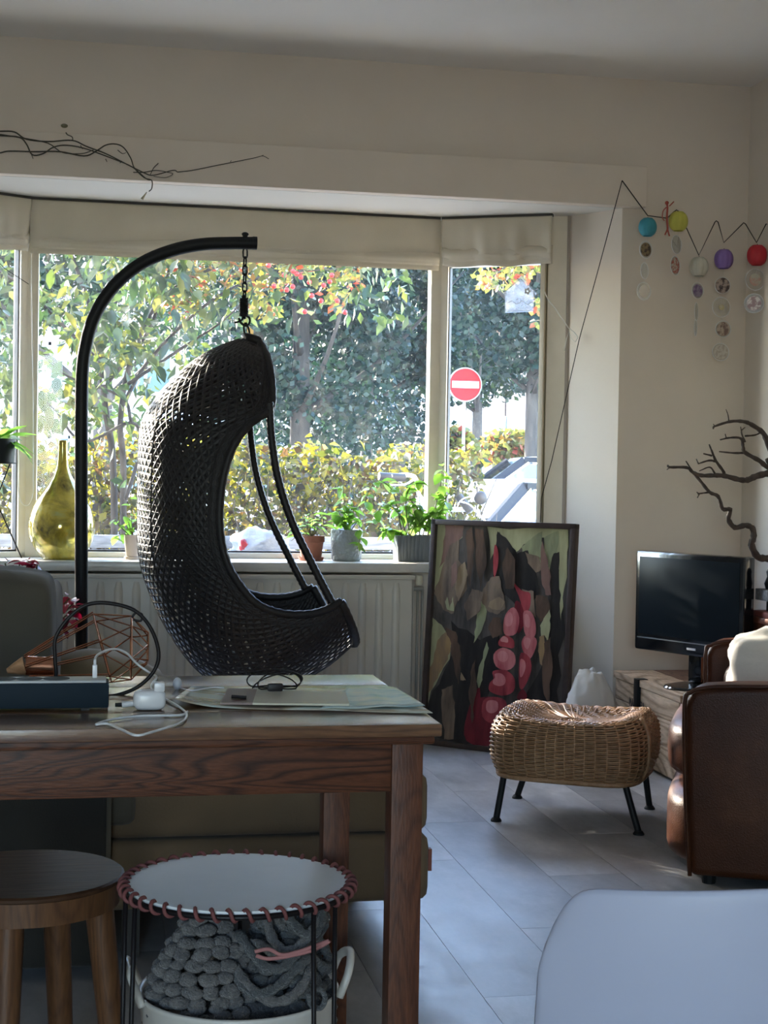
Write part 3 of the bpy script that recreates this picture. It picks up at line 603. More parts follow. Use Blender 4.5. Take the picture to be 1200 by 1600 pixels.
# parked cars
m_body = mat('white_car_paint', (0.80, 0.82, 0.84), 0.25, coat=0.6); m_trim = mat('car_trim', (0.012, 0.014, 0.018), 0.5, spec=.2); m_tyre = mat('tyre', (0.02, 0.02, 0.02), 0.85); m_chrome = mat('chrome', (0.8, 0.8, 0.82), 0.12, metal=1.0)
m_cglass = glassmat('car_glass', (0.62, 0.72, 0.76), refl=0.22)
def loft(b_, secs):
    n = len(secs[0]); k = len(b_.v); vs = [p for s in secs for p in s]
    fs = [(i * n + j, i * n + (j + 1) % n, (i + 1) * n + (j + 1) % n, (i + 1) * n + j) for i in range(len(secs) - 1) for j in range(n)]
    fs += [tuple(range(n - 1, -1, -1)), tuple(range((len(secs) - 1) * n, len(secs) * n))]
    return b_.add(vs, fs)
def car(name, label, M, estate=True):
    t = thing(name, label, 'car', M.translation, 0); MW[t.name] = M; t.matrix_world = M
    T = lambda p: M @ Vector(p)
    def sec(x, w, z0, z1): return [T((x, -w, z0)), T((x, w, z0)), T((x, w + .03, (z0 + z1) / 2)), T((x, w - .02, z1)), T((x, -w + .02, z1)), T((x, -w - .03, (z0 + z1) / 2))]
    loft(B(), [sec(2.2, .70, .38, .62), sec(2.1, .78, .28, .74), sec(1.2, .82, .25, .88), sec(.9, .83, .22, .93), sec(-1.9, .83, .22, .95), sec(-2.15, .78, .3, .9), sec(-2.25, .70, .4, .75)]).obj('body', m_body, t, smooth=True, bevel=.03)
    # greenhouse: pillars, roof, glass
    A0, A1 = (.98, .76, .90), (.28, .61, 1.36); C0, C1 = (-1.98, .74, .93), (-1.72, .60, 1.33); BB0, BB1 = (-.35, .80, .92), (-.35, .63, 1.39)
    f = lambda p, s: T((p[0], p[1] * s, p[2]))
    rb = B().grid(lambda u, v: T((A1[0] + (C1[0] - A1[0]) * u, (v * 2 - 1) * .63, 1.335 + .07 * math.sin(PI * min(1, u * .8 + .18)) * (1 - (v * 2 - 1) ** 4 * .55))), 14, 10)
    rb.obj('roof', m_body, t, smooth=True, solid=.03)
    for s in (1, -1):
        B().bar(f(A0, s), f(A1, s), .07, .06, M.to_3x3() @ Vector((0, s, .3))).obj('pillar', m_trim, t); B().bar(f(BB0, s), f(BB1, s), .09, .04, M.to_3x3() @ Vector((0, s, .3))).obj('pillar', m_trim, t); B().bar(f(C0, s), f(C1, s), .10, .06, M.to_3x3() @ Vector((0, s, .3))).obj('pillar', m_body, t)
        B().bar(f((.28, .63, 1.365), s), f((-1.72, .62, 1.34), s), .05, .05, (0, 0, 1)).obj('roof_rail', m_trim, t)
        off = .015 * s
        B().bar(f((.93, .79, .91), s), f((.24, .645, 1.34), s), .018, .018).obj('window_trim', m_chrome, t)
        B().bar(f((.20, .645, 1.335), s), f((-.33, .65, 1.35), s), .016, .016).obj('window_trim', m_chrome, t)
        B().quad(f((.86, .775, .94), s), f((-.31, .795, .94), s), f((-.31, .64, 1.34), s), f((.26, .632, 1.34), s)).obj('side_window', m_cglass, t)
        B().quad(f((-.40, .795, .94), s), f((-1.9, .755, .95), s), f((-1.68, .61, 1.31), s), f((-.40, .64, 1.34), s)).obj('side_window', m_cglass, t)
        B().box((.70, .84 * s - (.0 if s > 0 else .2), .90), (.86, .84 * s + (.2 if s > 0 else 0), 1.03), M).obj('wing_mirror', m_body, t, bevel=.03)
        for x in (1.35, -1.35):
            c = T((x, .76 * s, .31)); B().lathe([(.20, -.10), (.31, -.09), (.31, .09), (.20, .10), (.18, .06), (.04, .06)], c, 24, axis=M.to_3x3() @ Vector((0, s, 0))).obj('wheel', m_tyre, t, smooth=True, auto=.7)
    B().quad(f((1.0, .74, .92), 1), f((1.0, .74, .92), -1), f((.30, .60, 1.36), -1), f((.30, .60, 1.36), 1)).obj('windscreen', m_cglass, t)
    B().quad(f((-2.02, .72, .95), 1), f((-2.02, .72, .95), -1), f((-1.75, .58, 1.32), -1), f((-1.75, .58, 1.32), 1)).obj('rear_window', m_cglass, t)
    for s in (1, -1): B().box((2.08, .42 * s - .14, .58), (2.2, .42 * s + .14, .72), M).obj('headlight', m_chrome, t, bevel=.02)
    B().box((2.12, -.8, .36), (2.3, .8, .48), M).obj('bumper', m_trim, t, bevel=.03)
    sb = B()
    for s in (1, -1): sb.box((.15 - .5, .36 * s - .24, .3), (.15, .36 * s + .24, .6), M).box((-.45, .36 * s - .24, .5), (-.3, .36 * s + .24, 1.08), M)
    sb.obj('seats', mat('car_seat', (0.12, 0.10, 0.09), 0.9), t)
    return t
ang = math.radians(180 + 30); R3 = Matrix.Rotation(ang, 4, 'Z')
tgt = at(818, 752, Y=11.3); loc = tgt - (R3 @ Vector((.28, .61, 1.40))); 
zs = (tgt.z - ZG) / 1.40
M1 = Matrix.Translation(Vector((loc.x, loc.y, ZG))) @ R3 @ Matrix.Diagonal((1, 1, zs, 1))
car('estate_car', 'white car with chrome window trim parked just outside the right pane', M1)
tg2 = at(760, 712, Y=15.2); R4 = Matrix.Rotation(math.radians(172), 4, 'Z'); M2 = Matrix.Translation(Vector((tg2.x + .6, tg2.y, ZG))) @ R4 @ Matrix.Diagonal((1, 1, (tg2.z - ZG) / 1.40, 1))
car('hatchback_car', 'white car with roof rails behind the nearer parked car', M2)

# weathered bench under the window, with a carrier bag on it
m_dwood = wood('weathered_board', (0.42, 0.44, 0.46), (0.28, 0.30, 0.33), 'X', 6, 0.7)
bn = thing('garden_bench', 'weathered grey board bench outside below the window', 'bench', (0.6, 7.05, ZG))
for k, yy in enumerate((6.86, 6.985, 7.11, 7.235)): B().box((-0.65, yy - .055, .685), (1.75, yy + .055, .715)).obj('slat', m_dwood, bn, bevel=.004)
B().box((-0.65, 7.31, .745), (1.75, 7.335, .805)).obj('back_slat', m_dwood, bn, bevel=.004); B().box((-0.65, 7.31, .655), (1.75, 7.335, .725)).obj('back_slat', m_dwood, bn, bevel=.004)
for x in (-.5, .55, 1.6):
    for yy in (6.86, 7.27): B().box((x - .03, yy - .03, ZG), (x + .03, yy + .03, .685 if yy < 7 else .80)).obj('leg', m_dwood, bn)
m_bag = mat('white_plastic_film', (0.42, 0.43, 0.45), 0.35, (0.30, 0.32, 0.36), 12, bump=0.8, bscale=25); m_bagr = mat('red_print', (0.4, 0.01, 0.015), 0.4)
def blob(c, rad, seed, amp=.2, nu=26, nv=16, flatb=True, freq=3.0):
    rr = random.Random(seed); ph = [(rr.uniform(-1, 1), rr.uniform(-1, 1), rr.uniform(-1, 1), rr.uniform(0, 6)) for _ in range(7)]
    vs, fs = _ball((0, 0, 0), 1.0, nu, nv, (1, 1, 1)); out = []
    for v in vs:
        k = 1 + amp * sum(math.sin(freq * (1 + i * .45) * (v.x * a + v.y * b_ + v.z * c_) * 2 + d) / (1 + i * .5) for i, (a, b_, c_, d) in enumerate(ph)) / 2
        p = Vector((v.x * rad[0] * k, v.y * rad[1] * k, v.z * rad[2] * k))
        if flatb: p.z = max(p.z, -rad[2] * .82)
        out.append(Vector(c) + p)
    return B().add(out, fs)
bc = at(408, 826, Y=7.15); bc.z = .715 + .065
bg = thing('carrier_bag', 'crumpled white plastic bag with red print lying on the garden bench', 'bag', (bc.x, bc.y, .715))
blob(bc + Vector((0, 0, -.005)), (.135, .10, .072), 4, .18).obj('film', m_bag, bg, smooth=True)
blob(bc + Vector((-.085, -.072, -.012)), (.022, .014, .03), 8, .3, 12, 8, False).obj('print', m_bagr, bg, smooth=True)

# moped parked between bench and car
m_blk = mat('black_rubber', (0.018, 0.018, 0.02), 0.55); m_mop = mat('moped_paint', (0.25, 0.30, 0.36), 0.25, coat=0.5)
hl_ = at(592, 744, Y=7.75); hr_ = at(738, 796, Y=7.75)
mp = thing('moped', 'moped with round mirror and black grips parked outside by the hedge end', 'moped', ((hl_.x + hr_.x) / 2, 8.1, ZG))
hc = (hl_ + hr_) / 2
B().tube(smooth_path([hl_ + Vector((.06, 0, 0)), hl_ + Vector((.2, .08, -.0)), hc + Vector((0, .12, -.03)), hr_ + Vector((-.12, .05, 0)), hr_], 5), .013, 8).obj('handlebar', m_chrome, mp, smooth=True)
B().tube([hl_, hl_ + Vector((.14, .025, -.006))], [.021, .021], 12).obj('grip', m_blk, mp, smooth=True, auto=.7); B().tube([at(716, 775, Y=7.75), at(735, 800, Y=7.72)], [.022, .02], 12).obj('grip', m_blk, mp, smooth=True, auto=.7)
B().tube(smooth_path([hl_ + Vector((.19, 0, -.01)), hl_ + Vector((.13, -.03, -.04)), hl_ + Vector((.05, -.035, -.045))], 4), .006, 6).obj('brake_lever', m_chrome, mp, smooth=True)
B().tube(pxpath([(718, 783), (735, 790), (752, 808), (765, 822)], 7.72, 4), .006, 6).obj('brake_lever', m_chrome, mp, smooth=True)
mc = at(751, 778, Y=7.7); B().tube(pxpath([(712, 800), (720, 782), (735, 776), (745, 776)], 7.72, 4), .004, 6).obj('mirror_stem', m_chrome, mp, smooth=True)
B().lathe([(.001, .012), (.028, .008), (.036, 0), (.034, -.012), (.001, -.02)], mc, 24, axis=(.1, -1, .05)).obj('mirror', m_blk, mp, smooth=True)
B().tube([hc + Vector((0, .12, -.03)), hc + Vector((0, .0, -.5)), hc + Vector((0, -.12, -.95))], .03, 10).obj('fork', m_chrome, mp, smooth=True)
for yy in (-.2, .66):
    c = Vector((hc.x, 7.75 + yy, ZG + .25)); B().tube([c + Vector((0, math.cos(a) * .21, math.sin(a) * .21)) for a in np.linspace(0, 2 * PI, 28)[:-1]], .04, 8, closed=True).obj('wheel', m_tyre, mp, smooth=True)
blob((hc.x, 8.28, ZG + .55), (.12, .28, .16), 5, .05, flatb=False).obj('engine_cover', m_mop, mp, smooth=True); B().box((hc.x - .11, 8.1, ZG + .70), (hc.x + .11, 8.55, ZG + .78)).obj('saddle', m_blk, mp, bevel=.03)
B().box((hc.x - .14, 7.8, ZG + .22), (hc.x + .14, 8.15, ZG + .28)).obj('footboard', m_mop, mp, bevel=.02)
# ================================================================== hanging egg chair and its stand
m_pole = mat('black_powder_coat', (0.008, 0.010, 0.012), 0.5, spec=.25, bump=0.05, bscale=300)
YE = 5.45
ppath = [at(127, 1000, Y=YE)]; ppath[0].z = 0.06
ppath += [at(127, 980, Y=YE), at(127, 760, Y=YE), at(128, 600, Y=YE), at(134, 540, Y=YE), at(150, 489, Y=YE), at(180, 445, Y=YE), at(222, 411, Y=YE), at(270, 391, Y=YE), at(315, 382, Y=YE), at(360, 380, Y=YE), at(400, 380, Y=YE)]
st = thing('hanging_chair_stand', 'curved black steel stand carrying the woven hanging chair', 'stand', (ppath[0].x, YE, 0))
pp = smooth_path(ppath, 5)
B().tube(pp, .0225, 16).obj('pole', m_pole, st, smooth=True, auto=.7)
tip = ppath[-1]; B().tube([tip + Vector((-.012, 0, 0)), tip + Vector((.003, 0, 0))], .0235, 16).obj('end_cap', m_pole, st, smooth=True, auto=.7)
hk = at(383, 374, Y=YE); B().tube([hk + Vector((0, 0, -.028)), hk + Vector((0, 0, .018))], [.009, .009], 10).obj('bolt', m_pole, st, smooth=True, auto=.7); B().ball(hk + Vector((0, 0, .018)), .013, 10, 6, (1, 1, .6)).obj('cap_nut', m_pole, st, smooth=True)
bx = ppath[0].x
rp = [Vector((bx + .42 + .5 * math.cos(a), YE + .5 * math.sin(a), .02)) for a in np.linspace(PI, -PI, 49)[:-1]]
B().tube(rp, .018, 8, closed=True).obj('base_ring', m_pole, st, smooth=True)
B().tube([(bx - .08, YE, .02), (bx + .92, YE, .02)], .02, 8).obj('base_bar', m_pole, st, smooth=True)
# chair
m_ratt = mat('black_synthetic_rattan', (0.007, 0.0065, 0.008), 0.42, spec=.35, col2=(0.014, 0.013, 0.015), nscale=80, bump=0.2, bscale=400)
O_px = [(383, 527), (345, 540), (303, 563), (262, 600), (233, 637), (219, 668), (216, 720), (215, 800), (217, 868), (237, 935), (271, 1000), (316, 1054), (370, 1082), (435, 1076), (502, 1043), (549, 1004)]
R_px = [(406, 534), (419, 565), (424, 610), (420, 640), (388, 664), (362, 700), (346, 755), (342, 820), (352, 875), (375, 915), (402, 943), (440, 957), (480, 958), (508, 951), (522, 943), (530, 938)]
W_m = [.05, .17, .27, .33, .36, .375, .385, .39, .39, .385, .38, .37, .36, .35, .34, .33]
Oc = smooth_path([at(x, y, Y=YE) for x, y in O_px], 8); Rc = smooth_path([at(x, y, Y=YE - w * .9) for (x, y), w in zip(R_px, W_m)], 8)
Wc = [p.x for p in smooth_path([Vector((w, 0, 0)) for w in W_m], 8)]
NS = len(Oc); acc = [0.0]
for i in range(1, NS): acc.append(acc[-1] + (Vector((Oc[i].x, 0, Oc[i].z)) - Vector((Oc[i - 1].x, 0, Oc[i - 1].z))).length * .6 + (Vector((Rc[i].x, 0, Rc[i].z)) - Vector((Rc[i - 1].x, 0, Rc[i - 1].z))).length * .4)
LS = acc[-1]; acc_np = np.array(acc)
def shell(u, v):
    """u 0..1 from hood to seat edge, v -1..1 rim to rim"""
    f = float(np.interp(u * LS, acc_np, np.arange(NS))); i = min(int(f), NS - 2); k = f - i
    o = Oc[i].lerp(Oc[i + 1], k); r = Rc[i].lerp(Rc[i + 1], k); w = Wc[i] + (Wc[i + 1] - Wc[i]) * k
    a = abs(v) * PI / 2; q = (1 - math.cos(a)) ** 0.85
    return Vector((o.x + (r.x - o.x) * q, YE + math.copysign(1, v) * w * math.sin(a) ** 0.8, o.z + (r.z - o.z) * q))
def shell_n(u, v, e=.004):
    a = shell(min(1, u + e), v) - shell(max(0, u - e), v); b_ = shell(u, min(1, v + e)) - shell(u, max(-1, v - e)); n = a.cross(b_)
    return n.normalized() if n.length > 1e-12 else Vector((0, 0, 1))
def ribbon(b_, uv, w, th, amp=0.0, ph=0.0, fr=PI):
    P = []; n = len(uv)
    pts = [shell(u, v) for u, v in uv]
    for i, (u, v) in enumerate(uv):
        d = (pts[min(i + 1, n - 1)] - pts[max(i - 1, 0)])
        d = d.normalized() if d.length > 1e-9 else Vector((1, 0, 0)); nn = shell_n(u, v); sd = d.cross(nn)
        if sd.length < 1e-6: sd = Vector((0, 1, 0))
        sd.normalize(); c = pts[i] + nn * amp * math.sin(ph + fr * i)
        P += [c + sd * w, c + nn * th, c - sd * w, c - nn * th]
    fs = [(i * 4 + k, (i + 1) * 4 + k, (i + 1) * 4 + (k + 1) % 4, i * 4 + (k + 1) % 4) for i in range(n - 1) for k in range(4)]
    b_.add(P, fs)
eg = thing('hanging_chair', 'black woven rattan egg chair hanging by a chain before the window', 'chair', (at(383, 1080, Y=YE).x, YE, at(370, 1082, Y=YE).z))
AR = 1.3                                                  # shell arc in metres across v
VS = AR / LS                                              # v span in u units
wv = B(); stp = .042 / LS
k = -VS
while k < 1.0:
    for sg_ in (1, -1):
        uv = []; n = 56
        for i in range(n + 1):
            v = -1 + 2 * i / n; u = k + (v * sg_ + 1) / 2 * VS
            if 0.015 <= u <= 0.995: uv.append((u, v))
        if len(uv) > 2: ribbon(wv, uv, .0072, .0022, .003, 0 if sg_ > 0 else PI)
    k += stp
u = .02; j = 0
while u < .995:
    ribbon(wv, [(u, -1 + 2 * i / 52) for i in range(53)], .0042, .0018, .0035, j * PI); u += .0225 / LS * (1.0 if .26 < u < .62 else 2.6); j += 1
for v in (-.97, -.9, -.3, 0, .3, .9, .97): ribbon(wv, [(.01 + .98 * i / 90, v) for i in range(91)], .006, .003)
for v in (-.93, .93): ribbon(wv, [(.01 + .98 * i / 90, v) for i in range(91)], .008, .002)
wv.obj('woven_shell', m_ratt, eg, kind='stuff')
for s in (1, -1):
    rim = [shell(i / 80, s) for i in range(81)]
    B().tube(rim, [.013 + .0018 * (i % 2) for i in range(81)], 8).obj('rim', m_ratt, eg, smooth=True)
B().tube([shell(1, -1 + 2 * i / 40) for i in range(41)], [.014 + .0018 * (i % 2) for i in range(41)], 8).obj('seat_front_edge', m_ratt, eg, smooth=True)
B().tube([shell(0.0, -1 + 2 * i / 16) for i in range(17)], .016, 8).obj('hood_edge', m_ratt, eg, smooth=True)
for s in (-1, 1):
    rope = smooth_path([Vector((p.x, YE + s * .335, p.z)) for p in [at(x, y, Y=YE - .335) for x, y in ((421, 628), (424, 680), (434, 745), (456, 815), (488, 882), (520, 944))]], 16)
    B().tube(rope, [.0125 + .0022 * (i % 2) for i in range(len(rope))], 8).obj('arm_strut', m_ratt, eg, smooth=True)
# seat weave seen inside: far side panel is the same shell; chain and spring
lk = B(); ring = [Vector((.0085 * math.cos(a), 0, .0125 * math.sin(a) + (.005 if math.sin(a) > 0 else -.005))) for a in np.linspace(0, 2 * PI, 17)[:-1]]; lk.tube(ring, .0031, 6, closed=True)
lme = raw('chain_link', lk.v, lk.f, m_pole); lme.shade_smooth()
c0 = at(383, 396, Y=YE); c1 = at(382, 462, Y=YE); nl = 6
for i in range(nl): share('chain_link', lme, eg, c0.lerp(c1, i / (nl - 1)), (0, 0, (PI / 2 if i % 2 else 0) + .4))
s0 = at(381, 466, Y=YE); s1 = at(381, 494, Y=YE)
B().tube([s0.lerp(s1, i / 90) + Vector((.014 * math.cos(i * .75), .014 * math.sin(i * .75), 0)) for i in range(91)], .0036, 5).obj('spring', m_pole, eg, smooth=True)
B().tube([s0 + Vector((0, 0, .01)), s1 - Vector((0, 0, .01))], .008, 8).obj('spring_core', m_pole, eg, smooth=True)
B().tube(pxpath([(380, 492), (378, 500), (372, 503), (366, 504)], YE, 4), .004, 6).obj('snap_hook', m_pole, eg, smooth=True)
B().tube(pxpath([(381, 492), (389, 496), (390, 504), (384, 509), (376, 504), (373, 497)], YE, 4), .0045, 6).obj('snap_hook', m_pole, eg, smooth=True)
B().tube(pxpath([(383, 504), (381, 514), (385, 530), (390, 532), (389, 516), (384, 504)], YE, 4), .004, 6).obj('hanging_loop', m_pole, eg, smooth=True)

# ================================================================== radiator under the sill
m_rad = mat('radiator_enamel', (0.56, 0.53, 0.46), 0.4, (0.52, 0.49, 0.42), 4)
rx0 = at(-60, 900, Y=6.27).x; rx1 = at(648, 905, Y=6.27).x
rd = thing('radiator', 'long cream panel radiator under the window sill', 'radiator', ((rx0 + rx1) / 2, 6.31, 0.10))
B().box((rx0, 6.285, .12), (rx1, 6.30, .685)).box((rx0, 6.36, .12), (rx1, 6.375, .685)).obj('panel', m_rad, rd, bevel=.003)
B().box((rx0 - .004, 6.272, .672), (rx1 + .004, 6.385, .69)).obj('top_grille', m_rad, rd, bevel=.004)
for x in (rx0, rx1 - .006): B().box((x, 6.285, .13), (x + .006, 6.375, .68)).obj('side_cover', m_rad, rd)
pit = .0715; rbm = B().grid(lambda u, v: (0.018 * (2 * u - 1) * (1.0 if abs(2 * v - 1) < .96 else .7), -.011 * max(0, math.sin(PI * u)) ** .6 * min(1, (1 - abs(2 * v - 1)) * 14), .26 * (2 * v - 1)), 8, 14)
rme = raw('rib', rbm.v, rbm.f, m_rad); rme.shade_smooth()
x = rx0 + .04
while x < rx1 - .03: share('rib', rme, rd, (x, 6.2855, .40)); x += pit
for x in (rx0 + .15, rx1 - .15): B().box((x - .015, 6.31, .015), (x + .015, 6.36, .14)).obj('bracket_foot', m_rad, rd)
B().box((rx0 + .1, 6.375, .35), (rx1 - .1, 6.44, .40)).obj('wall_bracket', m_rad, rd)
m_pipe = mat('painted_pipe', (0.30, 0.29, 0.26), 0.45); vp = at(656, 915, Y=6.30)
pf = thing('radiator_valve', 'cream radiator valve knob on thin upright pipes left of the painting', 'valve', (vp.x, vp.y, 0))
B().tube([(rx1 + .004, 6.32, vp.z - .015), (vp.x, 6.32, vp.z - .015), (vp.x + .02, 6.32, vp.z - .015)], .009, 8).obj('valve_body', m_pipe, pf, smooth=True)
B().lathe([(.012, 0), (.016, .01), (.016, .035), (.013, .042)], (vp.x, 6.32, vp.z), 14).obj('knob', mat('cream_plastic', (0.75, 0.68, 0.52), 0.45), pf, smooth=True, auto=.6)
for dx in (-.004, .016): B().tube([(vp.x + dx, 6.32, vp.z - .01), (vp.x + dx, 6.32, 0)], .006, 8).obj('pipe', m_pipe, pf, smooth=True)

# ================================================================== framed painting leaning by the pier
BL = Vector((1.347, 6.182, 0)); BR = Vector((1.828, 5.735, 0)); ex = (BR - BL).normalized(); nb = Vector((-ex.y, ex.x, 0))
PWD = (BR - BL).length; TOP = nb * .066 + Vector((0, 0, .928)); PH = TOP.length; ey = TOP.normalized(); en = ex.cross(ey).normalized()   # en faces the room
if en.y > 0: en = -en
pt = thing('framed_painting', 'large dark-framed painting of red fruits and torn bark leaning by the radiator', 'painting', (BL + BR) / 2)
m_pfr = mat('dark_frame_wood', (0.030, 0.020, 0.018), 0.4, (0.05, 0.032, 0.028), 20, stretch=(1, 1, 1))
FW = .022
def PP(u, v, o=0.0): return BL + ex * (u * PWD) + ey * (v * PH) + en * o
for a, c in (((0, 0), (1, 0)), ((0, 1), (1, 1))):
    s = 1 if a[1] == 0 else -1; p = PP(*a) + ey * s * FW / 2; q = PP(*c) + ey * s * FW / 2; B().bar(p - en * .012, q - en * .012, .038, FW, up=ey).obj('frame_rail', m_pfr, pt, bevel=.002)
for u in (0, 1):
    s = 1 if u == 0 else -1; p = PP(u, 0) + ex * s * FW / 2; q = PP(u, 1) + ex * s * FW / 2; B().bar(p - en * .012, q - en * .012, .038, FW, up=ex).obj('frame_stile', m_pfr, pt, bevel=.002)
def paintmat(name, c, c2=None):
    return mat('paint_' + name, c, 0.32, c2 or tuple(x * .45 for x in c), 11, bump=.15, bscale=60, stretch=(1.6, 1.6, .35), lo=.38, hi=.62, spec=.35)
pc = {'black': paintmat('black', (.018, .016, .016), (.035, .03, .028)), 'brown': paintmat('brown', (.14, .085, .06), (.06, .04, .03)), 'taupe': paintmat('taupe', (.25, .18, .13), (.11, .08, .06)),
      'cream': paintmat('cream', (.42, .41, .24), (.30, .29, .17)), 'sage': paintmat('sage', (.33, .35, .20), (.20, .21, .13)), 'pinkb': paintmat('pink_brown', (.26, .15, .12), (.17, .10, .085)), 'slate': paintmat('slate', (.11, .095, .085), (.045, .04, .038)),
      'ochre': paintmat('ochre', (.36, .23, .11), (.22, .15, .10)), 'red': paintmat('red', (.40, .065, .075), (.20, .025, .035)), 'pink': paintmat('pink', (.55, .19, .19), (.34, .06, .075)), 'dred': paintmat('dark_red', (.20, .02, .03), (.09, .012, .018)), 'rose': paintmat('rose', (.62, .27, .26), (.48, .13, .14)), 'tan': paintmat('tan', (.33, .24, .15), (.20, .14, .10))}
cv = B().slab([PP(.03, .02, -.014), PP(.97, .02, -.014), PP(.97, .98, -.014), PP(.03, .98, -.014)], -en * .006).obj('canvas', pc['slate'], pt)
def on_paint(cx, cy, o):
    x = 630 + cx / 4; y = 780 + cy / 4; d = _fw * F_PX + _r * (x - 600) - _u * (y - 800); t = (PP(.5, .5, o) - CAM).dot(en) / d.dot(en); return CAM + d * t
LAY = [0]; rgb_ = random.Random(2)
def patch(col, pts, smooth=True, lab=None):
    LAY[0] += 1; o = -.0137 + LAY[0] * .00022
    P = [on_paint(x, y, o) for x, y in pts]
    if smooth and col in ('red', 'pink', 'rose', 'dred'): P = smooth_path(P, 3, closed=True)
    else:                                                  # torn bark: ragged edges
        Q = []
        for i, p in enumerate(P):
            q = P[(i + 1) % len(P)]; e_ = q - p; s_ = e_.cross(en).normalized(); Q.append(p)
            for f_ in (.28, .55, .8): Q.append(p + e_ * f_ + s_ * rgb_.uniform(-.055, .055) * e_.length)
        P = Q
    out = []
    for p in P:                                            # keep the paint inside the frame
        q = p - BL; u = min(.968, max(.032, q.dot(ex) / PWD)); v = min(.978, max(.022, q.dot(ey) / PH)); out.append(BL + ex * u * PWD + ey * v * PH + en * o)
    B().slab(out, -en * .0002).obj('paint_patch', pc[col], pt, label=lab)
patch('cream', [(200, 140), (380, 160), (370, 240), (300, 300), (290, 400), (230, 540), (190, 570), (190, 330)], False)
patch('pinkb', [(260, 160), (380, 160), (365, 240), (300, 290), (270, 380), (225, 430), (250, 300)], False)
patch('taupe', [(290, 290), (350, 250), (345, 380), (405, 440), (400, 560), (330, 660), (310, 720), (250, 690), (190, 590), (240, 440)])
patch('slate', [(380, 160), (520, 165), (540, 330), (560, 480), (520, 620), (430, 660), (400, 450), (350, 370)], False)
patch('cream', [(525, 170), (1030, 190), (1000, 560), (950, 560), (880, 240), (820, 230), (740, 300), (700, 335), (600, 200), (570, 330), (545, 380)], False)
patch('sage', [(740, 300), (820, 230), (870, 200), (880, 420), (820, 360), (760, 370)], False)
patch('sage', [(880, 240), (970, 200), (960, 340), (920, 430), (880, 400)], False)
patch('black', [(590, 200), (650, 250), (710, 340), (780, 320), (830, 460), (850, 590), (760, 700), (650, 640), (560, 520), (575, 330)])
patch('black', [(940, 340), (975, 330), (985, 520), (1000, 700), (960, 1200), (1000, 1560), (700, 1560), (760, 1250), (840, 1100), (900, 880), (930, 650), (915, 470)])
patch('slate', [(190, 690), (300, 720), (420, 640), (640, 600), (780, 740), (690, 900), (560, 1060), (420, 1060), (330, 820), (200, 740)])
patch('black', [(300, 760), (480, 880), (600, 840), (640, 1000), (520, 1250), (480, 1530), (110, 1490), (130, 1310), (240, 1110), (310, 960)])
patch('cream', [(180, 740), (250, 800), (300, 880), (290, 1000), (225, 1110), (145, 1280), (118, 1275), (150, 950)])
patch('ochre', [(215, 880), (265, 830), (305, 890), (280, 1000), (215, 1120), (150, 1230), (140, 1120), (190, 1000)])
patch('brown', [(255, 800), (330, 830), (355, 940), (360, 1060), (345, 1160), (320, 1060), (300, 900)])
patch('taupe', [(240, 1190), (310, 1160), (320, 1300), (315, 1500), (255, 1500), (238, 1300)])
patch('tan', [(340, 430), (385, 390), (405, 470), (380, 560), (345, 640), (322, 560)])
patch('cream', [(262, 640), (275, 610), (290, 680), (312, 610), (318, 700), (275, 690)], False)
patch('sage', [(470, 640), (525, 620), (520, 720), (480, 840), (440, 900), (455, 770)])
patch('sage', [(522, 890), (535, 930), (505, 1040), (495, 1130), (475, 1190), (458, 1140), (480, 1030)])
patch('taupe', [(500, 560), (545, 490), (600, 480), (630, 600), (640, 680), (590, 720), (530, 700), (490, 640)])
patch('tan', [(540, 640), (600, 610), (635, 640), (610, 690), (560, 690), (530, 670)])
patch('taupe', [(760, 330), (850, 360), (870, 440), (830, 460), (780, 400)]); patch('pinkb', [(870, 260), (885, 330), (915, 440), (925, 600), (890, 600), (862, 480)])
patch('cream', [(855, 790), (915, 670), (920, 780), (905, 890), (885, 850), (862, 860)]); patch('ochre', [(850, 860), (880, 850), (870, 1040), (855, 1030), (842, 950)])
patch('brown', [(830, 600), (900, 610), (920, 680), (860, 770), (830, 720)]); patch('taupe', [(740, 560), (815, 575), (830, 740), (790, 700)])
patch('red', [(572, 285), (592, 320), (594, 400), (570, 490), (562, 390)])
patch('red', [(680, 510), (740, 570), (795, 590), (790, 680), (755, 700), (720, 600)], True, 'dark red petal'); patch('dred', [(700, 640), (740, 660), (760, 760), (720, 840), (700, 760)])
patch('dred', [(480, 1240), (640, 1280), (560, 1540), (395, 1510), (390, 1380), (440, 1360)])
patch('dred', [(430, 1250), (480, 1180), (470, 1420), (400, 1500), (390, 1390)])
for c, pts in (('pink', [(640, 720), (690, 675), (725, 740), (705, 840), (640, 850), (625, 800)]), ('red', [(600, 880), (640, 850), (690, 880), (690, 930), (640, 925), (598, 915)]),
               ('pink', [(565, 970), (620, 928), (690, 960), (700, 1030), (650, 1070), (580, 1045)]), ('red', [(560, 1075), (640, 1068), (695, 1120), (690, 1200), (620, 1228), (540, 1200), (540, 1150), (565, 1120)]),
               ('red', [(500, 1260), (560, 1235), (640, 1260), (640, 1360), (560, 1400), (495, 1360)]), ('pink', [(755, 700), (800, 705), (828, 780), (820, 860), (765, 850), (750, 760)]),
               ('pink', [(740, 890), (770, 850), (830, 870), (828, 930), (790, 1000), (750, 950)]), ('red', [(735, 960), (790, 990), (800, 1070), (760, 1170), (728, 1180), (722, 1070)]), ('dred', [(710, 1240), (745, 1185), (775, 1230), (750, 1270)])):
    patch(c, pts)
    mx_ = sum(p[0] for p in pts) / len(pts); my_ = sum(p[1] for p in pts) / len(pts)
    if c != 'dred': patch('rose', [(mx_ + (x - mx_) * .48 - 12, my_ + (y - my_) * .5 - 18) for x, y in pts], True, 'pale highlight on fruit')
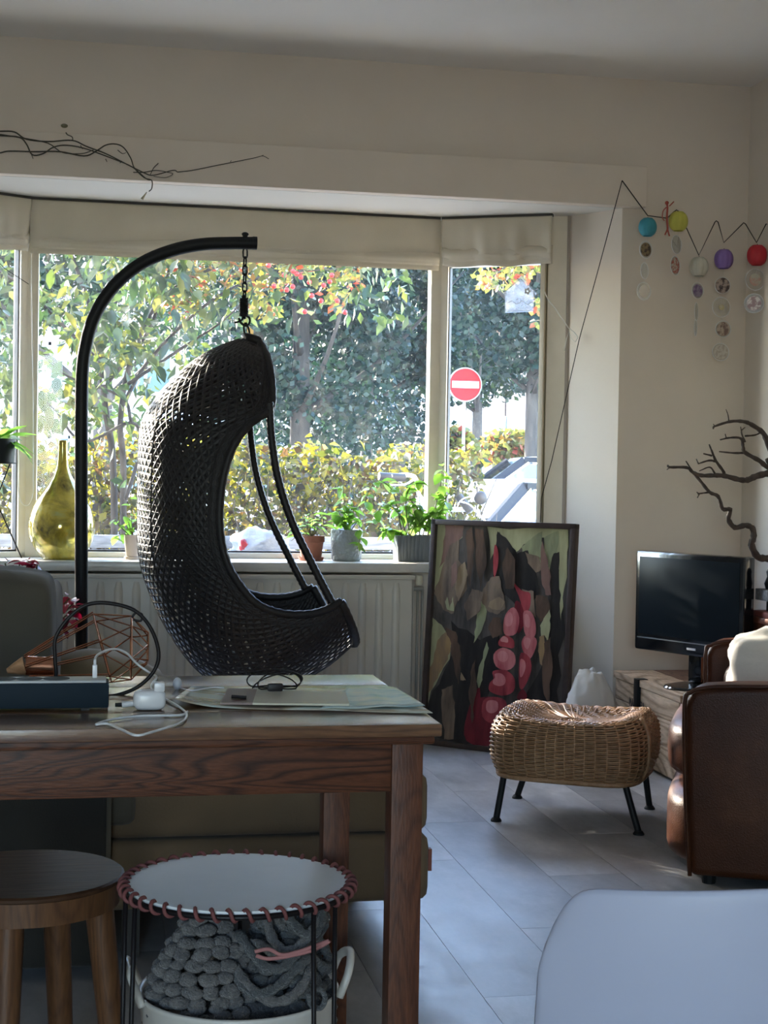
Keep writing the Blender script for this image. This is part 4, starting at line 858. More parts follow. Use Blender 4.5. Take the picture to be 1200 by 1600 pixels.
for c, pts in (('brown', [(395, 200), (430, 170), (440, 400), (420, 560), (400, 420)]), ('brown', [(450, 180), (500, 190), (520, 420), (480, 560), (455, 400)]), ('taupe', [(430, 560), (500, 580), (480, 700), (400, 760), (380, 660)]), ('brown', [(650, 300), (700, 380), (690, 560), (640, 560), (620, 400)]), ('brown', [(880, 900), (920, 860), (930, 1100), (900, 1300), (870, 1150)]),
               ('tan', [(360, 1080), (392, 1132), (358, 1132)]), ('brown', [(420, 1080), (450, 1000), (460, 1200), (430, 1400), (410, 1250)]), ('cream', [(985, 190), (1020, 190), (1005, 560), (985, 760), (975, 560)]), ('brown', [(560, 740), (610, 740), (620, 840), (560, 870), (530, 800)]), ('pinkb', [(300, 420), (330, 380), (335, 500), (300, 560)])):
    patch(c, pts)

# ================================================================== oak table
m_oak = wood('oak_apron', (0.105, 0.034, 0.0135), (0.030, 0.009, 0.0045), 'X', 26, 0.5, 3.0, 0.0)
m_oakz = wood('oak_leg', (0.110, 0.036, 0.0155), (0.070, 0.022, 0.010), 'Z', 22, 0.5, 2.0, 0.0)
m_oakt = wood('oak_top', (0.165, 0.078, 0.037), (0.10, 0.045, 0.022), 'X', 16, 0.24, 2.0, 0.7, spec=.6)
TX0, TX1, TY0, TY1, TZ = -1.15, 0.494, 2.12, 2.668, 0.75
tbl = thing('oak_table', 'dark oak writing table in the foreground left', 'table', ((TX0 + TX1) / 2, (TY0 + TY1) / 2, 0))
nb_ = 4
for i in range(nb_):
    y0 = TY0 + (TY1 - TY0) * i / nb_; y1 = TY0 + (TY1 - TY0) * (i + 1) / nb_; B().box((TX0, y0 + .0004, TZ - .018), (TX1, y1 - .0004, TZ)).obj('top_board', m_oakt, tbl, bevel=.0025)
B().box((TX0 + .008, TY0 + .008, TZ - .030), (TX1 - .008, TY1 - .008, TZ - .0185)).obj('edge_moulding', m_oak, tbl, bevel=.004)
B().box((TX0 + .07, TY0 + .034, .648), (.428, TY0 + .056, TZ - .0305)).obj('apron', m_oak, tbl, bevel=.002); B().box((TX0 + .07, TY1 - .058, .648), (.40, TY1 - .036, TZ - .0305)).obj('apron', m_oak, tbl, bevel=.002)
B().box((.438, TY0 + .075, .648), (.458, TY1 - .07, TZ - .0305)).obj('apron', m_oak, tbl, bevel=.002); B().box((TX0 + .036, TY0 + .075, .648), (TX0 + .056, TY1 - .07, TZ - .0305)).obj('apron', m_oak, tbl, bevel=.002)
for (x0, y0) in ((.4275, TY0 + .028), (.398, TY1 - .075), (TX0 + .024, TY0 + .028), (TX0 + .024, TY1 - .075)): B().box((x0, y0, 0), (x0 + .046, y0 + .046, TZ - .0302)).obj('leg', m_oakz, tbl, bevel=.003)

# ================================================================== sofa seen from its end
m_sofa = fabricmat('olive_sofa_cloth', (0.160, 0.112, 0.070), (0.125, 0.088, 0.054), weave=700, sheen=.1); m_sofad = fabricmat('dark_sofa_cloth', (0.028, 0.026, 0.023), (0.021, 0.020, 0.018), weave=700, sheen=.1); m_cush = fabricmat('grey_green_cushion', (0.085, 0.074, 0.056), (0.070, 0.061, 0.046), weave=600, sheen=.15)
sf = thing('sofa', 'olive cloth sofa with stacked mattress seat standing behind the oak table', 'sofa', (0.2, 4.05, 0))
def cushion(lo, hi, r, name, m, par, puff=.012, seg=3, kind=None):
    bm = B().box(lo, hi); o = bm.obj(name, m, par, bevel=r, bseg=seg); return o
SY0, SY1 = 3.40, 4.78
cushion((.03, SY0, .292), (.765, SY1, .425), .03, 'seat_mattress', m_sofa, sf); cushion((.03, SY0 - .008, .135), (.768, SY1, .288), .03, 'base_mattress', m_sofa, sf)
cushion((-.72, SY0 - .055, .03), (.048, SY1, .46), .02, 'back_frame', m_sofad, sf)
B().tube([(.046, SY0 - .05, .06), (.046, SY0 - .05, .45)], .006, 6).obj('piping', m_cush, sf, smooth=True)
cushion((.0, SY0 - .02, .325), (.105, SY0 + .5, .47), .03, 'bolster', m_cush, sf)
for i, (y0, y1) in enumerate(((SY0 + .02, SY0 + .36), (SY0 + .38, SY1 - .02))):
    c = Vector((-.262, (y0 + y1) / 2, .66 if i == 0 else .62))
    def f(u, v, c=c, hy=(y1 - y0) / 2): return None
    vs, fs = _ball((0, 0, 0), 1, 40, 24, (1, 1, 1)); out = []
    for v in vs:
        p = Vector([math.copysign(abs(q) ** .22, q) for q in v]); m_ = max(abs(p.x), abs(p.y), abs(p.z)); out.append(c + Vector((p.x * .185, p.y * (y1 - y0) / 2, p.z * (.215 if i == 0 else .165) + .006 * math.sin(p.x * 6 + i) + .004 * math.sin(p.y * 9))))
    B().add(out, fs).obj('back_cushion', m_cush, sf, smooth=True)
B().box((.768, SY0 + .012, .20), (.776, SY0 + .03, .25)).obj('label_tag', mat('rust_tag', (0.20, 0.06, 0.04), 0.7), sf)
for (x, y) in ((.10, SY0 + .12), (.66, SY1 - .12), (.10, SY1 - .12), (.68, SY0 + .55)): B().box((x - .02, y - .02, 0), (x + .02, y + .02, .14)).obj('leg', mat('dark_leg', (0.018, 0.014, 0.012), 0.5), sf)
rc = at(150, 1052, Y=4.45); pil = blob((rc.x, 4.45, .425 + .075), (.19, .15, .09), 13, .06); tag(pil.obj('throw_pillow', fabricmat('tan_pillow', (0.23, 0.185, 0.12), None), smooth=True), 'tan throw pillow lying on the sofa behind the wire lamp', 'pillow')

# ================================================================== round wooden stool
m_stl = wood('stool_top_wood', (0.066, 0.032, 0.017), (0.050, 0.023, 0.012), 'X', 8, 0.5, 1.5, spec=.12); m_stls = wood('stool_leg_wood', (0.13, 0.056, 0.022), (0.09, 0.038, 0.016), 'Z', 12, 0.5, 1.5)
sc_ = Vector((-.096, 2.535, 0)); sto = thing('wooden_stool', 'round dark-topped wooden stool under the table at the far left', 'stool', sc_)
B().lathe([(.001, .45), (.153, .45), (.157, .447), (.157, .442), (.154, .440), (.001, .440)], sc_, 48).obj('seat', m_stl, sto, smooth=True, auto=.5)
B().lathe([(.001, .4395), (.150, .4395), (.150, .402), (.120, .398), (.001, .398)], sc_, 48).obj('seat_rim', m_stls, sto, smooth=True, auto=.5)
for a in (15, -100, 68, 170):
    a = math.radians(a); d = Vector((math.cos(a), math.sin(a), 0)); p = sc_ + d * .118; q = sc_ + d * .165
    B().tube([p + Vector((0, 0, .41)), q + Vector((0, 0, 0))], [.024, .019], 12).obj('leg', m_stls, sto, smooth=True, auto=.7)
    B().box((-.03, -.02, .40), (.03, .02, .432), Matrix.Translation(p) @ Matrix.Rotation(a, 4, 'Z')).obj('joint_block', m_stls, sto, bevel=.004)

# ================================================================== white laced side table
m_wtop = mat('white_tray', (0.80, 0.82, 0.82), 0.5, (0.76, 0.78, 0.78), 8, bump=.05, spec=.8); m_wire = mat('black_wire', (0.009, 0.007, 0.008), 0.45, spec=.25); m_lace = mat('red_cord', (0.20, 0.06, 0.055), 0.75, (0.14, 0.042, 0.04), 60)
dc = Vector((.238, 2.436, 0)); dr = .180; dz = .452
dt = thing('side_table', 'round white-topped wire side table laced with red cord', 'table', dc)
B().lathe([(.001, dz), (dr - .004, dz), (dr - .004, dz - .006), (.001, dz - .006)], dc, 64).obj('top', m_wtop, dt, smooth=True, auto=.5)
B().tube([dc + Vector((dr * math.cos(a), dr * math.sin(a), dz - .008)) for a in np.linspace(0, 2 * PI, 73)[:-1]], .0045, 8, closed=True).obj('rim_wire', m_wire, dt, smooth=True)
lo_ = B(); NLA = 44; cp = []
for k in range(13): a = 2 * PI * k / 12 * .92 + .2; cp.append(Vector((-.0085 * math.cos(a), (k / 12 - .5) * .018, .0085 * math.sin(a))))
lo_.tube(smooth_path(cp, 2), .0032, 6); lom = raw('lacing_loop', lo_.v, lo_.f, m_lace); lom.shade_smooth()
for k in range(NLA): a = 2 * PI * k / NLA; share('lacing_loop', lom, dt, dc + Vector((dr * math.cos(a), dr * math.sin(a), dz - .005)), (0, 0, a))
for a in (-47, 75, 194):
    a = math.radians(a)
    for da in (-.15, .15):
        p = dc + Vector((math.cos(a + da) * (dr - .002), math.sin(a + da) * (dr - .002), dz - .01)); q = dc + Vector((math.cos(a + da * .8) * (dr + .004), math.sin(a + da * .8) * (dr + .004), .004)); B().tube([p, p.lerp(q, .5), q + Vector((0, 0, .0))], .0038, 8).obj('leg_rod', m_wire, dt, smooth=True)

# ================================================================== tub of crochet under the side table
m_tub = mat('white_tub_plastic', (0.62, 0.58, 0.52), 0.4, (0.58, 0.54, 0.48), 5)
bc_ = Vector((.245, 2.47, 0)); tub = thing('storage_tub', 'white flexible tub with loop handles under the laced side table', 'tub', bc_)
B().lathe([(.001, .004), (.125, .004), (.13, .0), (.138, .02), (.160, .262), (.163, .268), (.160, .272), (.155, .265), (.133, .022), (.122, .012), (.001, .012)], bc_, 48).obj('body', m_tub, tub, smooth=True)
for s in (-1, 1):
    hp = [bc_ + Vector((s * .157, -.05, .262)), bc_ + Vector((s * .172, -.045, .30)), bc_ + Vector((s * .182, 0, .318)), bc_ + Vector((s * .172, .045, .30)), bc_ + Vector((s * .157, .05, .262))]
    B().tube(smooth_path(hp, 6), .008, 10, flat=.8).obj('handle', m_tub, tub, smooth=True)
m_y1 = mat('grey_yarn', (0.085, 0.078, 0.078), 0.95, (0.17, 0.155, 0.145), 60, bump=1.0, bscale=260, sheen=.3); m_y2 = mat('charcoal_yarn', (0.045, 0.048, 0.050), 0.95, (0.09, 0.09, 0.09), 70, bump=1.0, bscale=260, sheen=.3); m_y3 = mat('pink_yarn', (0.40, 0.17, 0.16), 0.9)
def crochet(name, label, rows, m, cat='blanket', r=.014):
    """bobble stitch: plump knots along each row"""
    c = rows[0][0]; t = thing(name, label, cat, (c.x, c.y, .03)); bl = B(); rr = random.Random(5)
    for row in rows:
        for p in row:
            for j in range(3): bl.ball(p + Vector((rr.uniform(-.005, .005), rr.uniform(-.005, .005), rr.uniform(-.005, .005))), r * rr.uniform(.65, .95), 8, 6, (1.25, 1, .8))
    bl.obj('bobble_stitch', m, t, smooth=True, kind='stuff'); return t
def fold(c, rx, ry, h, n, lo=.10, a0=0.0):
    rows = []
    for i in range(n):
        t_ = i / (n - 1); rad = math.cos(t_ * PI / 2 * .93); k = max(4, int(19 * rad)); rows.append([Vector((c[0] + rx * rad * math.cos(a0 + 2 * PI * j / k + i * .4), c[1] + ry * rad * math.sin(a0 + 2 * PI * j / k + i * .4), lo + (h - lo) * t_ ** .8)) for j in range(k)])
    return rows
crochet('crochet_blanket', 'light grey bobbled crochet heap at the left in the tub', fold((bc_.x - .055, bc_.y - .015), .088, .085, .405, 12, .20), m_y1)
crochet('crochet_blanket', 'charcoal crochet heap at the right in the tub', fold((bc_.x + .068, bc_.y + .01), .080, .085, .395, 11, .20), m_y2)
base_heap = blob((bc_.x, bc_.y, .15), (.125, .125, .12), 3, .05); tag(base_heap.obj('yarn_heap', m_y2, smooth=True), 'dark wool heap filling the bottom of the tub', 'wool')
rop = thing('wool_ropes', 'thick twisted charcoal wool ropes lying on the right of the tub', 'wool', (bc_.x + .07, bc_.y, .28))
rrp = random.Random(4)
for k in range(9):
    cxr = bc_.x + .065 + rrp.uniform(-.03, .03); cyr = bc_.y - .03 + rrp.uniform(-.03, .03); zr = .30 + .012 * k; rr0 = .062 - .003 * k; a0r = rrp.uniform(0, 6)
    P = [Vector((cxr + rr0 * math.cos(a0r + a), cyr + rr0 * .8 * math.sin(a0r + a), zr + .022 * math.sin(a * 2 + k))) for a in np.linspace(0, 4.6, 34)]
    B().tube(P, [.0085 * (1 + .16 * math.sin(i * 2.1)) for i in range(34)], 7).obj('rope', m_y2 if k % 3 else m_y1, rop, smooth=True)
yp = smooth_path([at(x, y, Y=2.345) for x, y in ((398, 1487), (420, 1483), (440, 1492), (466, 1487), (492, 1478), (515, 1470), (490, 1484), (455, 1493), (420, 1498), (400, 1493))], 5)
tag(B().tube(yp, .0032, 6).obj('yarn_strand', m_y3, smooth=True), 'pink yarn strand lying over the crochet in the tub', 'yarn')
yg = smooth_path([at(x, y, Y=2.30) for x, y in ((482, 1552), (486, 1570), (500, 1575), (508, 1562), (503, 1548), (490, 1545))], 5)
tag(B().tube(yg, .0045, 6).obj('yarn_strand', m_y2, smooth=True), 'charcoal yarn loop hanging over the tub rim', 'yarn')
# ================================================================== rattan stool
m_cane = mat('rattan_cane', (0.27, 0.145, 0.070), 0.42, (0.40, 0.24, 0.13), 40, bump=.2, bscale=200); m_caned = mat('rattan_liner', (0.10, 0.055, 0.028), 0.8)
e1 = Vector((.396, -.233, 0)).normalized(); e2 = Vector((.165, .337, 0)).normalized(); e2 = (e2 - e1 * e2.dot(e1)).normalized()
rcn = Vector((1.572, 4.81, 0)); RA, RBb = .240, .225; RZ0, RZ1 = .150, .332
rs = thing('rattan_stool', 'woven rattan stool on four splayed black legs', 'stool', rcn)
def sup(a, n=4.6):
    c = math.cos(a); s = math.sin(a); k = (abs(c) ** n + abs(s) ** n) ** (-1 / n); return c * k, s * k
def rat(a, z01, off=0.0):
    x, y = sup(a); bul = 1 + .055 * math.sin(PI * (z01 * .9 + .05)) - .10 * max(0, .25 - z01) ** 1 * 2
    top = RZ1 + .016 * (abs(x) ** 4) - .006 * (1 - abs(x)) * abs(y)
    sh = max(0, z01 - .72) / .28; bul *= 1 - .085 * sh * sh
    z = RZ0 + (top - RZ0) * z01
    return rcn + e1 * (x * (RA * bul + off)) + e2 * (y * (RBb * bul + off)) + Vector((0, 0, z))
NST = 52; wb = B(); NR = 30
for i in range(NR):
    P = []; n = NST * 3
    for k in range(n): a = 2 * PI * k / n; P.append(rat(a, i / (NR - 1), .0035 * math.cos(NST * a * .5 + i * PI)))
    wb.tube(P, .0034, 4, closed=True, flat=1.0)
def rtop(a, q):
    x, y = sup(a, 4.6 - 2.2 * (1 - q)); top = RZ1 + .016 * ((abs(x) * q) ** 4) - .006 * (1 - abs(x)) * abs(y) * q - .022 * (1 - q * q) + .010 * math.sin(PI * min(1, (1 - q) * 3))
    q *= .935
    return rcn + e1 * (x * RA * q) + e2 * (y * RBb * q) + Vector((0, 0, top))
for i in range(26):
    q = 1 - (i + .5) / 26.5; n = max(24, int(NST * 3 * q)); wb.tube([rtop(2 * PI * k / n, q) + Vector((0, 0, .003 * math.cos(k * PI * .5 + i * PI))) for k in range(n)], .0036, 4, closed=True)
wb.obj('woven_cane', m_cane, rs, smooth=True, kind='stuff')
stk = B()
for k in range(NST):
    a = 2 * PI * (k + .5) / NST; stk.tube([rat(a, i / 8, 0) for i in range(9)], .0036, 5)
    stk.tube([rtop(a, 1 - i / 9 * .97) + Vector((0, 0, .001)) for i in range(9)], .0042, 5)
stk.obj('stakes', m_cane, rs, smooth=True, kind='stuff')
B().grid(lambda u, v: rat(2 * PI * u, v, -.006), 64, 8).grid(lambda u, v: rtop(2 * PI * u, max(.01, v)) - Vector((0, 0, .008)), 64, 8).obj('liner', m_caned, rs, smooth=True)
B().tube([rat(2 * PI * k / 80, 0.0, .0) for k in range(80)], .009, 8, closed=True).obj('bottom_roll', m_cane, rs, smooth=True)
for s in (1,):
    ed = [rat(a, t_, .006) for a, t_ in [(-.42, 1 - i / 10) for i in range(11)]]; B().tube(ed, [.010 - .0005 * i for i in range(11)], 8).obj('end_roll', m_cane, rs, smooth=True)
for (fx, fy, sx, sy) in ((1.291, 4.755, -1, -1), (1.456, 5.092, -1, 1), (1.687, 4.522, 1, -1), (1.855, 4.874, 1, 1)):
    f_ = Vector((fx, fy, 0)); t_ = rcn + e1 * sx * RA * .80 + e2 * sy * RBb * .78 + Vector((0, 0, .165)); m_ = f_.lerp(t_, .88); m_.z = .150
    B().tube(smooth_path([f_ + Vector((0, 0, .006)), f_.lerp(m_, .5) + Vector((0, 0, 0)), m_, t_ + Vector((0, 0, .03))], 5), .0105, 10).obj('leg', m_pole, rs, smooth=True)
    B().lathe([(.018, 0), (.018, .004), (.012, .012), (.001, .012)], f_, 14).obj('foot', m_pole, rs, smooth=True, auto=.5)
# crumpled white cloth behind it
wc = at(922, 1085, Y=5.62); wc.z = .10
ccl = blob((wc.x, 5.62, .175), (.098, .09, .20), 8, .075, 48, 30, True, 3.6); tag(ccl.obj('cloth_bundle', fabricmat('white_canvas', (0.62, 0.60, 0.56), (0.52, 0.50, 0.46), weave=300), smooth=True), 'crumpled white cloth bundle on the floor behind the rattan stool', 'cloth')

# ================================================================== wooden trunk
m_crate = wood('crate_plank', (0.62, 0.47, 0.33), (0.32, 0.22, 0.14), 'Y', 8, 0.7, 2.5, bump=.3); m_crated = wood('crate_lid', (0.22, 0.125, 0.08), (0.14, 0.075, 0.05), 'Y', 8, 0.6, 2.0); m_ink = mat('stencil_ink', (0.06, 0.05, 0.05), 0.8)
KX0, KX1, KY0, KY1, KZ = 2.10, 2.60, 5.225, 5.935, .33
tk = thing('plank_chest', 'worn plank chest with dark metal latch beneath the television', 'chest', ((KX0 + KX1) / 2, (KY0 + KY1) / 2, 0))
for i, (z0, z1) in enumerate(((.012, .118), (.121, .218), (.221, .300))):
    B().box((KX0, KY0 + .02, z0), (KX0 + .018, KY1 - .02, z1)).obj('side_plank', m_crate, tk, bevel=.003); B().box((KX1 - .018, KY0 + .02, z0), (KX1, KY1 - .02, z1)).obj('side_plank', m_crate, tk, bevel=.003)
    B().box((KX0 + .002, KY0, z0), (KX1 - .002, KY0 + .018, z1)).obj('end_plank', m_crated, tk, bevel=.003); B().box((KX0 + .002, KY1 - .018, z0), (KX1 - .002, KY1, z1)).obj('end_plank', m_crate, tk, bevel=.003)
for i in range(3):
    x0 = KX0 - .006 + (KX1 - KX0 + .012) / 3 * i; B().box((x0, KY0 - .006, .303), (x0 + (KX1 - KX0 + .012) / 3 - .002, KY1 + .006, KZ)).obj('lid_plank', m_crate if i == 0 else m_crated, tk, bevel=.003)
B().box((KX0 + .02, KY0 + .02, .0), (KX1 - .02, KY1 - .02, .014)).obj('bottom', m_crated, tk)
ly = at(998, 1085, X=KX0).y; hw = B().box((KX0 - .014, ly - .022, .205), (KX0 + .001, ly + .022, .325)); hw.box((KX0 - .014, ly - .022, .318), (KX0 + .03, ly + .022, .3325)); hw.obj('latch', m_pole, tk, bevel=.003)
def stencil(txt, y, z, h, par=tk):
    """small upright strokes of stencilled letters on the trunk side"""
    SEG = {'M': [(0, 0, 0, 1), (0, 1, .5, .4), (.5, .4, 1, 1), (1, 1, 1, 0)], 'A': [(0, 0, .5, 1), (.5, 1, 1, 0), (.25, .4, .75, .4)], 'R': [(0, 0, 0, 1), (0, 1, .9, .9), (.9, .9, .9, .55), (.9, .55, 0, .5), (.4, .5, 1, 0)], 'D': [(0, 0, 0, 1), (0, 1, .9, .75), (.9, .75, .9, .25), (.9, .25, 0, 0)], 'E': [(0, 0, 0, 1), (0, 1, 1, 1), (0, .5, .8, .5), (0, 0, 1, 0)]}
    for i, ch in enumerate(txt):
        g = B(); yy = y - i * h * .72
        for (a, b_, c, d) in SEG[ch]: g.bar((KX0 - .0004, yy - a * h * .5, z + b_ * h), (KX0 - .0004, yy - c * h * .5, z + d * h), .0008, h * .16, up=(0, .3, 1) if a == c else (0, 0, 1)) if a != c else g.box((KX0 - .0008, yy - a * h * .5 - h * .07, z + min(b_, d) * h), (KX0, yy - a * h * .5 + h * .07, z + max(b_, d) * h))
        g.obj('stencil_letter', m_ink, par)
stencil('MARDERA', ly + .10, .212, .034)

# ================================================================== television
m_tv = mat('tv_gloss_black', (0.006, 0.007, 0.009), 0.14, coat=.4); m_scr = mat('tv_screen', (0.010, 0.014, 0.018), 0.25, spec=.08)
tl = at(994, 858, Y=5.62); bl_ = at(1002, 1010, Y=5.62); tr = at(1165, 873, Y=5.14); br_ = at(1168, 1040, Y=5.14)
ux = Vector((tr.x - tl.x, tr.y - tl.y, 0)); TWd = ux.length; ux.normalize(); un = Vector((ux.y, -ux.x, 0))
if un.y > 0: un = -un
tz0 = (bl_.z + br_.z) / 2 - .0; tz1 = (tl.z + tr.z) / 2; TO = Vector((tl.x, tl.y, 0))
tv = thing('television', 'black flat television on an oval foot standing on the plank chest', 'television', TO + ux * TWd / 2 + Vector((0, 0, KZ)))
def TP(u, z, o): return TO + ux * (u * TWd) + un * o + Vector((0, 0, z))
def tvbox(u0, u1, z0, z1, o0, o1, name, m, bev=0.0, par=tv):
    vs = [TP(u, z, o) for z in (z0, z1) for (u, o) in ((u0, o1), (u1, o1), (u1, o0), (u0, o0))]
    return B().add(vs, ((0, 3, 2, 1), (4, 5, 6, 7), (0, 1, 5, 4), (1, 2, 6, 5), (2, 3, 7, 6), (3, 0, 4, 7))).obj(name, m, par, bevel=bev)
tvbox(0, 1, tz0, tz1, -.055, 0, 'casing', m_tv, .010)
tvbox(.04, .955, tz0 + .062, tz1 - .022, -.004, .0016, 'screen', m_scr, .0005)
tvbox(.03, .965, tz0 + .046, tz0 + .050, -.004, .002, 'trim_line', mat('tv_trim', (0.15, 0.16, 0.17), 0.3))
tvbox(.50, .58, tz0 + .022, tz0 + .030, -.002, .0012, 'logo_plate', mat('silver_print', (0.55, 0.56, 0.58), 0.35))
tvbox(.10, .90, tz0 + .05, tz1 - .06, -.095, -.054, 'back_housing', m_tv, .012)
tvbox(.44, .56, KZ + .022, tz0 + .06, -.075, -.045, 'neck', m_tv, .006)
fc = TP(.5, KZ, -.05); B().lathe([(.001, .022), (.06, .020), (.115, .010), (.12, .004), (.12, 0), (.001, 0)], fc, 40, sx=1.0, sy=.82).obj('foot', m_tv, tv, smooth=True, auto=.6)

# ================================================================== leather armchair
def leather():
    m, t, b_, out = _nodes('brown_leather'); b_.inputs['Roughness'].default_value = .40; b_.inputs['Specular IOR Level'].default_value = .22
    tc = N(t, 'ShaderNodeTexCoord'); n = N(t, 'ShaderNodeTexNoise', i_Scale=3.5, i_Detail=7.0, i_Roughness=.65); t.links.new(tc.outputs['Object'], n.inputs['Vector'])
    r = ramp(t, [(.3, (.032, .0095, .004)), (.55, (.058, .018, .007)), (.75, (.095, .033, .012))]); t.links.new(n.outputs[0], r.inputs[0]); t.links.new(r.outputs[0], b_.inputs['Base Color'])
    v = N(t, 'ShaderNodeTexVoronoi', i_Scale=260.0); t.links.new(tc.outputs['Object'], v.inputs['Vector']); n3 = N(t, 'ShaderNodeTexNoise', i_Scale=18.0, i_Detail=5.0); t.links.new(tc.outputs['Object'], n3.inputs['Vector'])
    ad = N(t, 'ShaderNodeMath', operation='ADD'); t.links.new(v.outputs[0], ad.inputs[0]); t.links.new(n3.outputs[0], ad.inputs[1])
    bp = N(t, 'ShaderNodeBump', i_Strength=.18, i_Distance=.003); t.links.new(ad.outputs[0], bp.inputs['Height']); t.links.new(bp.outputs[0], b_.inputs['Normal']); return m
m_lea = leather()
AF = Vector((1.60, 3.925, 0)); aw = Vector((.44, .90, 0)).normalized(); ab = Vector((aw.y, -aw.x, 0))       # aw across the seat, ab towards the back
AM = Matrix(((ab.x, aw.x, 0, AF.x), (ab.y, aw.y, 0, AF.y), (0, 0, 1, 0), (0, 0, 0, 1)))                        # local: x back, y across, z up
ac = thing('leather_armchair', 'worn brown leather club armchair at the right edge', 'armchair', AF + aw * .5 + ab * .4)
AWD = 1.06
def arm(y0, y1, zt, name='arm'):
    prof = [(.012, .03), (-.004, .25), (-.012, zt - .05), (.004, zt - .016), (.04, zt - .002), (.12, zt + .006), (.45, zt + .02), (.80, zt + .035), (.80, .03)]
    b_ = B(); n = len(prof); vs = [AM @ Vector((x, y, z)) for y in (y0, y1) for x, z in prof]
    b_.add(vs, [tuple(range(n)), tuple(range(2 * n - 1, n - 1, -1))] + [(i, n + i, n + (i + 1) % n, (i + 1) % n) for i in range(n)])
    o = b_.obj(name, m_lea, ac, bevel=.022, bseg=3)
    pp_ = [AM @ Vector((x, (y0 if name == 'arm' else y0), z)) for x, z in prof[:-1]]; B().tube(smooth_path(pp_, 3), .006, 6).obj('piping', m_lea, ac, smooth=True)
    return o
arm(0, .15, .545); arm(AWD - .15, AWD, .58)
def pad(lo, hi, r, name, puff=.03):
    c = (Vector(lo) + Vector(hi)) / 2; h = (Vector(hi) - Vector(lo)) / 2; vs, fs = _ball((0, 0, 0), 1, 36, 20, (1, 1, 1)); out = []
    for v in vs:
        p = Vector([math.copysign(abs(q) ** r, q) for q in v]); out.append(AM @ (c + Vector((p.x * h.x, p.y * h.y, p.z * h.z))))
    return B().add(out, fs).obj(name, m_lea, ac, smooth=True)
pad((-.085, .145, .235), (.68, AWD - .145, .43), .42, 'seat_cushion'); pad((-.075, .03, .03), (.5, AWD - .03, .255), .36, 'front_rail')
pad((.62, .06, .25), (.90, AWD - .06, .86), .45, 'backrest'); pad((.05, AWD - .27, .30), (.70, AWD - .135, .535), .40, 'arm_pad')
for (x, y) in ((.06, .06), (.06, AWD - .06), (.74, .06), (.74, AWD - .06)): p = AM @ Vector((x, y, 0)); B().tube([p, p + Vector((0, 0, .05))], [.018, .024], 10).obj('foot', m_pole, ac)
cc = AM @ Vector((.27, .66, .500)); vs, fs = _ball((0, 0, 0), 1, 44, 28, (1, 1, 1)); out = []
rr = random.Random(3)
for v in vs:
    p = Vector([math.copysign(abs(q) ** .6, q) for q in v]); d = 1 + .03 * math.sin(p.x * 9 + p.z * 5) + .025 * math.sin(p.z * 13 - p.y * 6) + .02 * math.sin(p.y * 17 + p.x * 7); q = Vector((p.x * .20 * d - p.z * .0, p.y * .10 * d + p.z * .03, p.z * .150 * d)); out.append(cc + AM.to_3x3() @ q)
tag(B().add(out, fs).obj('white_cushion', fabricmat('offwhite_cushion', (0.72, 0.69, 0.63), (0.66, 0.63, 0.57), weave=350), smooth=True), 'off-white cloth cushion resting in the leather armchair', 'cushion')

# ================================================================== white shell chair, foreground
m_shell = mat('white_shell_plastic', (0.40, 0.415, 0.52), 0.5, (0.385, 0.40, 0.50), 3, coat=.0)
wch = Vector((.612, 1.20, 0)); hc_ = thing('shell_chair', 'white moulded plastic shell chair in the right foreground', 'chair', wch, math.radians(-6)); HM = MW[hc_.name]
def chair_surf(u, v):
    """u across -1..1, v 0 at the back's top edge to 1 at the seat's front edge; local y forward (away from viewer)"""
    w = .235 - .03 * v * 0 - .012 * (max(0, .12 - v) / .12) ** 2
    if v < .55:
        t_ = v / .55; z = .778 - .313 * t_; y = -.035 + .055 * t_ ** 2 * 1.2; 
    else:
        t_ = (v - .55) / .45; a = min(1, t_ * 2.2); z = .465 - .03 * math.sin(a * PI / 2) + .012 * t_; y = .031 + .40 * t_
    cu = abs(u) ** 2.4; y2 = y + (.075 * cu if v < .55 else .02 * cu); z2 = z + (.0 if v < .5 else .05 * cu * (1 - abs(v - .62)))
    edge = .030 * (1 - abs(u) ** 2 * 1.0) if v < .2 else 0
    z2 -= (.006 * (1 - abs(u)) ** 1.5 * max(0, 1 - v / .3))
    r = 1.0; corner = max(0, abs(u) - .72) / .28; z2 -= .045 * corner ** 7 * max(0, 1 - v / .22)
    z2 += .026 * u * max(0, 1 - v / .5)
    return HM @ Vector((u * w, y2, z2))
B().grid(lambda a, b_: chair_surf(a * 2 - 1, b_), 40, 44).obj('seat_shell', m_shell, hc_, smooth=True, solid=.006, subsurf=1)
m_beech = wood('beech_leg', (0.50, 0.33, 0.19), (0.40, 0.25, 0.14), 'Z', 10, .45)
for (x, y) in ((-.17, .06), (.17, .06), (-.16, .36), (.16, .36)):
    B().tube([HM @ Vector((x * .75, .2 + (y - .2) * .7, .425)), HM @ Vector((x * 1.3, .2 + (y - .2) * 1.25, 0))], [.017, .011], 12).obj('leg', m_beech, hc_, smooth=True)
for s in (-1, 1): B().tube([HM @ Vector((s * .135, .1, .40)), HM @ Vector((-s * .15, .33, .26))], .004, 6).obj('cross_wire', m_wire, hc_, smooth=True)
